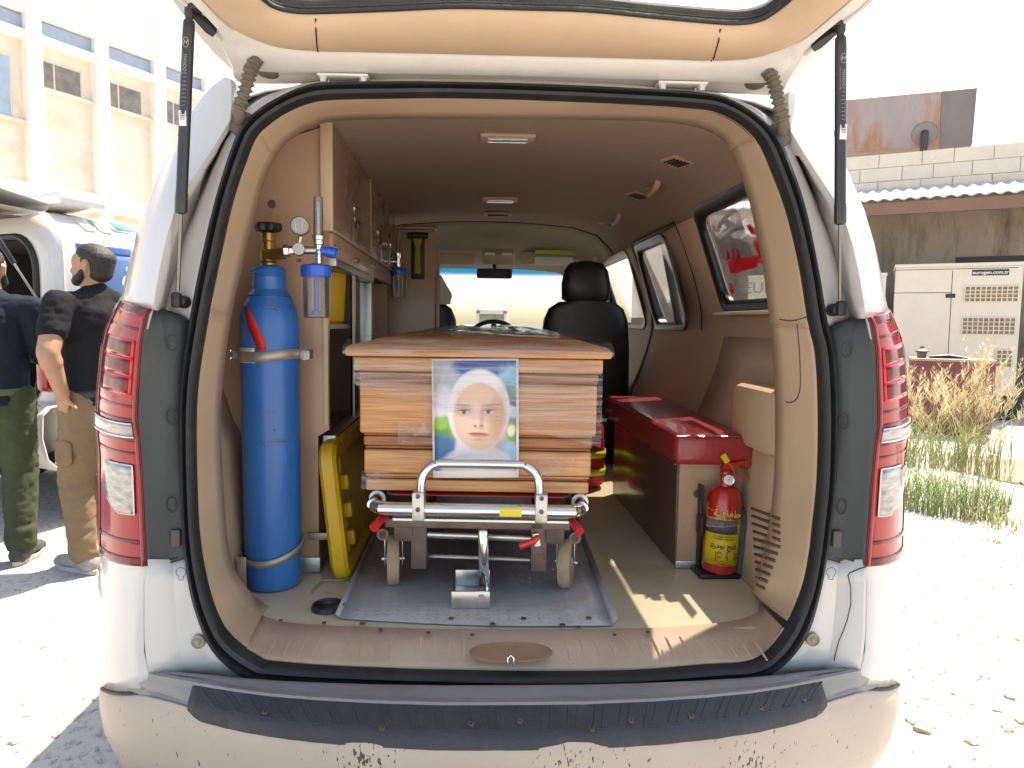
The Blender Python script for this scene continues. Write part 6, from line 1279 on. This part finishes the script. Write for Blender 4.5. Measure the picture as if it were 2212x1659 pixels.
TH2 = math.radians(8)
def T2(b, s_, n=0): return VP(.02-s_*math.cos(TH2), b, 2.02+s_*math.sin(TH2)-n)
tg2 = MB().grid([[T2(b, s_, n) for b in np.linspace(.10, VW-.10, 12)] for s_, n in ((0, .0), (.04, .03), (.5, .07), (1.0, .03), (1.05, -.02), (1.0, -.06), (.5, -.05), (0, -.03))], cv=True).build('tailgate', TGW, v2, angle=40)
MB().grid([[T2(b, s_, .085 if .1 < s_ < .9 else .06) for b in np.linspace(.25, VW-.25, 8)] for s_ in (.08, .2, .8, .95)]).build('tailgate_trim', M('grey_brown_trim', (.17, .135, .11), .7), tg2, solid=.01)
a, b = T2(.14, .42, .06), VP(-.03, .10, 1.38); MB().tube([a, a*.45+b*.55], .016, 10).build('gas_strut', BLACK, v2); MB().tube([a*.45+b*.55, b], .007, 8).build('strut_rod', STEEL, v2)
MB().box(T2(.14, .40, .05), (.05, .05, .06), .01).build('strut_mount', BLACK, v2)
# roof spoiler / light box
MB().box(VP(.35, VW/2, 2.13), (1.4, .35, .10), .04, (0, 0, -HD)).build('roof_light_box', WHITE, v2)
# side: window, blue panel, lettering
def sd(a, z, off=.006):
    b = ip(z, [q[0] for q in SEC2], [q[1] for q in SEC2]); return VP(a, b-off-.006, z)
def spatch(a0, a1, z0, z1, off): return MB().grid([[sd(a, z, off) for a in np.linspace(a0, a1, 5)] for z in np.linspace(z0, z1, 5)])
SBL = M('side_blue', (.12, .22, .42), .35, var=.05, coat=.4)
def sdp(u, v, b=0.):
    nr = -LV; d = ray(u, v); p = CAM+d*(((V0+LV*b-CAM)@nr)/(d@nr)); return float((p-V0)@HV), p[2]
ba, bz1 = sdp(193, 523); _, bz0 = sdp(200, 640)
spatch(ba, 3.1, bz0-.05, bz1, .008).build('blue_panel', SBL, v2, solid=.003)
spatch(ba, 3.1, bz1-.055, bz1, .011).build('blue_panel', M('side_dark_blue', (.05, .12, .32), .35, coat=.3), v2, solid=.002)
wa, wz1 = sdp(262, 455, .14); _, wz0 = sdp(275, 498, .12)
w2 = spatch(wa, wa+.9, wz0-.01, wz1+.01, .008).build('side_window', M('window_rim', (.5, .5, .5), .4), v2, solid=.004); spatch(wa+.04, wa+.86, wz0+.01, wz1-.01, .013).build('window_pane', M('green_reflection_pane', (.18, .42, .32), .12, coat=.8), w2, solid=.003)  # green reflection painted into the pane colour
ra, rz1 = sdp(190, 440, .15); rb, rz0 = sdp(232, 500, .1)
for a in (ra, rb+.02): spatch(a, a+(rb-ra)*.8, rz0, rz1, .012).build('roof_rib', WHITE, v2, solid=.012)
la, lz = sdp(258, 603); q = sd(la+.03, lz, .018); ex = Vector(HV)
text('lettering', '\uFED2', .27, PRT, v2, q, ex, (0, 0, 1), .001, bold=.008)
text('lettering', '\u0625\uFEB3\uFECC\uFE8E', .34, PRT, v2, sd(la+.62, lz, .018), ex, (0, 0, 1), .001, bold=.006)
for a in (.75, 3.5):
    for b in (.12, VW-.12):
        t = MB().lathe([(.19, -.1), (.31, -.1), (.335, -.07), (.335, .07), (.31, .1), (.19, .1)], VP(a, b, .335), LV, 28).build('tyre', BLACK, v2); MB().lathe([(.001, -.07), (.18, -.06), (.19, -.09), (.19, .09), (.18, .06), (.001, .07)], VP(a, b, .335), LV, 20).build('rim', ALU, t)

# ================================================================== PEOPLE
def capsule(m, p0, p1, r0, r1, n=14, sq=None, ax=None):
    """closed tapered limb; sq = (lateral, depth) scale in the frame ax"""
    p0, p1 = np.array(p0, float), np.array(p1, float); d = p1-p0; L = np.linalg.norm(d); d = d/max(L, 1e-6)
    if ax is None: e1 = np.cross(d, [0, 0, 1.]) if abs(d[2]) < .9 else np.array([1., 0, 0])
    else: e1 = np.array(ax, float)
    e1 = e1-d*(e1@d); e1 /= np.linalg.norm(e1); e2 = np.cross(d, e1); s1, s2 = sq or (1, 1); rows = []
    for i in range(13):
        if i <= 4: a = PI/2*(i/4); r_ = r0*math.sin(a); c = p0-d*r0*.75*math.cos(a)
        elif i >= 8: a = PI/2*((i-8)/4); r_ = r1*math.cos(a); c = p1+d*r1*.75*math.sin(a)
        else: t = (i-4)/4; r_ = r0+(r1-r0)*t; c = p0+(p1-p0)*t
        rows.append([c+e1*max(r_, 1e-4)*s1*math.cos(q)+e2*max(r_, 1e-4)*s2*math.sin(q) for q in np.linspace(0, 2*PI, n+1)[:-1]])
    m.grid(rows, cu=True)
def blob(mb, name, mat, parent, vox=.012, smooth=6, disp=0., dsize=.08, dstretch=None, seed=0):
    """union of closed shells -> one continuous skin"""
    me = bpy.data.meshes.new(name); o3 = ORG.get(parent.name, Vector()); me.from_pydata([tuple(np.array(p)-np.array(o3)) for p in mb.v], [], mb.f)
    bm = bmesh.new(); bm.from_mesh(me); bmesh.ops.remove_doubles(bm, verts=bm.verts, dist=1e-4); bmesh.ops.recalc_face_normals(bm, faces=bm.faces[:]); bm.to_mesh(me); bm.free()
    t = bpy.data.objects.new(name, me); COL.objects.link(t); r_ = t.modifiers.new('r', 'REMESH'); r_.mode = 'VOXEL'; r_.voxel_size = vox
    if smooth: s_ = t.modifiers.new('s', 'SMOOTH'); s_.iterations = smooth; s_.factor = .5
    me2 = bpy.data.meshes.new_from_object(t.evaluated_get(bpy.context.evaluated_depsgraph_get())); bpy.data.objects.remove(t)
    if disp:
        from mathutils import noise
        vs = dstretch or (1, 1, 1)
        co = [v.co.copy() for v in me2.vertices]; no = [v.normal.copy() for v in me2.vertices]
        for v, c, n in zip(me2.vertices, co, no):
            q = Vector((c.x*vs[0], c.y*vs[1], c.z*vs[2]))/dsize+Vector((seed*3.1, seed, 0)); k = noise.noise(q)+.5*noise.noise(q*2.3); ridge = 1-abs(noise.noise(q*1.4+Vector((7, 1, 3))))*2
            v.co = c+n*disp*(k*.6+ridge*.5)
    me2.name = name; me2.materials.clear(); me2.materials.append(mat)
    for p in me2.polygons: p.use_smooth = True
    o = bpy.data.objects.new(name, me2); COL.objects.link(o); o.parent = parent; ORG[o.name] = o3; return o
SKIN = M('tan_skin', (.40, .22, .13), .5, var=.10, vs=18, sss=.08, bump=.04, bs=150); HAIR = M('black_hair', (.022, .017, .014), .6, var=.5, vs=90, bump=.5, bs=160)
def man(label, pos, yaw, cols, hand_on_hip=True, long_sleeve=False, height=1.0, seed=0, turn=0.):
    """yaw: direction he faces, measured from +x; basis: f forward, l his left"""
    f = np.array([math.cos(yaw), math.sin(yaw), 0]); l = np.array([-f[1], f[0], 0]); pos = np.array(pos, float)
    r = thing('person', label, 'person', tuple(pos)); K = lambda a, b, z: pos+(l*a+f*b+np.array([0, 0, z]))*height
    sh, tr, sk, sl, bt2 = cols
    # joints (left, forward, up)
    shL, shR = (.195, 0, 1.42), (-.195, 0, 1.42)
    elL, wrL = ((.305, -.075, 1.17), (.225, -.05, .955)) if hand_on_hip else ((.26, .0, 1.14), (.25, .16, .98))
    elR, wrR = ((-.25, .04, 1.14), (-.12, .27, 1.13))
    hpL, hpR = (.095, 0, .92), (-.095, 0, .92); knL, knR = (.115, .045, .50), (-.11, .02, .50); anL, anR = (.125, -.02, .09), (-.13, -.06, .09)
    ct, st_ = math.cos(turn), math.sin(turn); lh = l*ct+(-f)*st_
    def KT(p):
        return K(p[0]*ct+p[1]*st_, -p[0]*st_+p[1]*ct, p[2]) if p[2] > 1.5 else K(*p)
    B = MB(); C = lambda a, b, r0, r1, sq=None: capsule(B, KT(a), KT(b), r0*height, r1*height, sq=sq, ax=(lh if a[2] > 1.5 and b[2] > 1.5 else l))
    C((0, 0, .95), (0, 0, 1.12), .155, .150, (1, .78)); C((0, 0, 1.12), (0, 0, 1.33), .150, .165, (1.05, .72)); C((-.13, 0, 1.40), (.13, 0, 1.40), .075, .075); C((0, -.005, 1.38), (0, .02, 1.53), .062, .058)
    C((0, .02, 1.60), (0, .02, 1.64), .088, .092, (.86, 1.08)); C((0, .075, 1.555), (0, .06, 1.60), .048, .055, (1.05, 1)); C((0, .115, 1.60), (0, .125, 1.585), .014, .017); C((0, .10, 1.645), (0, .118, 1.605), .010, .013); C((0, .108, 1.555), (0, .108, 1.553), .018, .018, (1.5, .8))
    for sg in (-1, 1): C((sg*.083, .0, 1.585), (sg*.088, -.008, 1.625), .011, .017, (.5, 1))
    for s_, e_, w_ in ((shL, elL, wrL), (shR, elR, wrR)): C(s_, e_, .064, .052); C(tuple(np.array(e_)*.75+np.array(w_)*.25), tuple(e_), .053, .050); C(e_, w_, .052, .033)
    for h_, k_, a_ in ((hpL, knL, anL), (hpR, knR, anR)): C(h_, k_, .085, .055); C(k_, a_, .055, .040)
    # hands: palm, four fingers, thumb
    def hand(w, d, side, up):
        """w wrist, d finger direction, side = thumb side, up = back-of-hand normal"""
        d, side, up = [np.array(v, float)/np.linalg.norm(v) for v in (d, side, up)]; w = np.array(w, float); pl = w+d*.085
        for q in (-1, 0, 1): C(tuple(w+side*q*.018), tuple(pl+side*q*.026), .017, .0145)
        for q, ln in ((-1.5, .055), (-.5, .072), (.5, .076), (1.5, .066)):
            k0 = pl+side*q*.0185; k1 = k0+d*ln*.55-up*.006; k2 = k1+d*ln*.5-up*.020; C(tuple(k0), tuple(k1), .0098, .0090); C(tuple(k1), tuple(k2), .0090, .0078)
        t0 = w+d*.025+side*.026; t1 = t0+side*.034+d*.018; t2 = t1+side*.030+d*.012; C(tuple(t0), tuple(t1), .0125, .0105); C(tuple(t1), tuple(t2), .0105, .0085)
    if hand_on_hip: hand(wrL, (-.25, .45, -.85), (-.2, -.95, -.25), (1, 0, 0))
    else: hand(wrL, (-.1, .5, -.8), (-.5, .5, .3), (1, .3, 0))
    hand(wrR, (.2, .95, .05), (.6, 0, .75), (-.8, .1, .3))
    blob(B, 'body', sk, r, .0085, 3)
    # hair cap, beard
    B = MB(); C((0, -.004, 1.655), (0, -.006, 1.662), .0925, .0925, (.87, 1.07)); C((0, -.030, 1.575), (0, -.03, 1.65), .062, .080, (1.05, .95)); C((.070, .012, 1.60), (.068, .014, 1.64), .016, .022, (.5, 1)); C((-.070, .012, 1.60), (-.068, .014, 1.64), .016, .022, (.5, 1))
    hr_ = blob(B, 'hair', HAIR, r, .006, 2, .0028, .007, seed=seed)
    B = MB(); C((-.055, .055, 1.545), (0, .105, 1.535), .026, .028); C((.055, .055, 1.545), (0, .105, 1.535), .026, .028); C((.068, .025, 1.585), (.058, .05, 1.548), .014, .022); C((-.068, .025, 1.585), (-.058, .05, 1.548), .014, .022)
    blob(B, 'beard', HAIR, r, .009, 2, .0015, .012)
    # shirt
    B = MB(); C((0, -.005, .90), (0, -.005, 1.05), .172, .172, (1.04, .84)); C((0, -.005, 1.05), (0, -.008, 1.33), .172, .172, (1.06, .78)); C((-.145, -.003, 1.392), (.145, -.003, 1.392), .088, .088); C((-.05, -.01, 1.43), (.05, -.01, 1.43), .078, .078); C((0, -.006, 1.44), (0, .004, 1.485), .074, .066)
    for s_, e_, w_ in ((shL, elL, wrL), (shR, elR, wrR)):
        s_, e_, w_ = map(np.array, (s_, e_, w_))
        if long_sleeve: C(tuple(s_), tuple(e_), .072, .058); C(tuple(e_), tuple(e_+(w_-e_)*.92), .056, .044)
        else: C(tuple(s_), tuple(s_+(e_-s_)*.62), .076, .070)
    shirt = blob(B, 'shirt', sh, r, .011, 5, .0065, .075, (1, 1, 2.2), seed)
    if not long_sleeve:
        col = [K(.066*math.cos(a), .0+.058*math.sin(a)+.004, 1.488-.012*math.sin(a)) for a in np.linspace(0, 2*PI, 25)[:-1]]; MB().grid([[p+(p-K(0, .004, p[2]/height))*np.array([.22, .22, 0])+np.array([0, 0, -.034]) for p in col], col, [p+np.array([0, 0, -.01]) for p in col]], cu=True).build('collar', sh, shirt, solid=.006)
    # trousers
    B = MB(); C((0, -.005, .86), (0, -.005, .93), .165, .160, (1.08, .86))
    for h_, k_, a_ in ((hpL, knL, anL), (hpR, knR, anR)):
        h_, k_, a_ = map(np.array, (h_, k_, a_)); C(tuple(h_), tuple(k_), .112, .088); C(tuple(k_), tuple(a_+np.array([0, -.005, .05])), .088, .074); C(tuple(a_+np.array([0, 0, .09])), tuple(a_+np.array([0, 0, .02])), .078, .076)
    tro = blob(B, 'trousers', tr, r, .011, 5, .0085, .085, (1, 1, 1.8), seed+2)
    B = MB(); C((.195, .02, .70), (.195, .02, .60), .03, .03, (.5, 2.4)); blob(B, 'cargo_pocket', tr, r, .009, 1)
    bl = [K(.178*math.cos(a), -.005+.146*math.sin(a), .935) for a in np.linspace(0, 2*PI, 33)[:-1]]; MB().grid([bl, [p+np.array([0, 0, .035*height]) for p in bl]], cu=True).build('belt', bt2, tro, solid=.006)
    for a_, sg in ((anL, 1), (anR, -1)):
        a_ = np.array(a_); B = MB(); C((a_[0], a_[1]-.05, .055), (a_[0], a_[1]+.10, .050), .050, .046, (.95, 1)); C((a_[0], a_[1]+.09, .045), (a_[0]+sg*.015, a_[1]+.20, .036), .046, .034, (1.05, 1)); C((a_[0], a_[1]-.03, .07), (a_[0], a_[1]-.02, .11), .044, .042)
        s_ = blob(B, 'shoe', sl, r, .008, 3, .002, .03)
        B = MB(); rows = []
        for zz, e in ((0.002, -.002), (.006, .004), (.026, .006), (.030, 0)):
            rows.append([K(a_[0]+(.047+e)*math.cos(q)*(1 if math.sin(q) > -.2 else .85)+(sg*.008 if math.sin(q) > 0 else 0), a_[1]+.07+(.158+e)*math.sin(q), zz) for q in np.linspace(0, 2*PI, 25)[:-1]])
        B.grid(rows, cu=True); B.add(rows[0], [tuple(range(24))]); B.build('sole', M('grey_sole', (.42, .40, .35), .8, var=.15), s_)
    return r
BLKC = M('black_cotton', (.012, .012, .014), .85, var=.25, vs=12, bump=.15, bs=260, spec=.2); NAVY = M('navy_jersey', (.012, .015, .026), .85, var=.25, vs=12, bump=.15, bs=260, spec=.2)
KHA = M('khaki_twill', (.21, .145, .085), .85, var=.12, vs=10, bump=.2, bs=200, spec=.2); OLI = M('olive_twill', (.055, .065, .035), .85, var=.15, vs=10, bump=.2, bs=200, spec=.2)
SH1 = M('grey_trainer', (.26, .26, .26), .8, var=.25, vs=25, bump=.2, bs=120); SH2 = M('dark_trainer', (.05, .05, .05), .7, var=.3, vs=25)
man('man in black polo shirt and khaki trousers, back turned, hand on hip', (-2.07, 2.24, 0), math.radians(150), (BLKC, KHA, SKIN, SH1, BLACK), True, False, 1.0, 1, math.radians(22))
man('person in long-sleeved navy shirt and olive trousers behind the parked ambulance bumper', (-2.68, 2.32, 0), math.radians(100), (NAVY, OLI, SKIN, SH2, M('olive_belt', (.09, .09, .04), .6)), False, True, .99, 5)
ph = thing('phone', 'pale blue phone held up between the two men', 'phone', (-2.44, 2.42, 1.15))
MB().box((-2.44, 2.44, 1.165), (.08, .009, .15), .004, (1.0, .5, .5)).build('phone_body', M('pale_phone', (.35, .45, .60), .25, var=.1, coat=.5), ph)
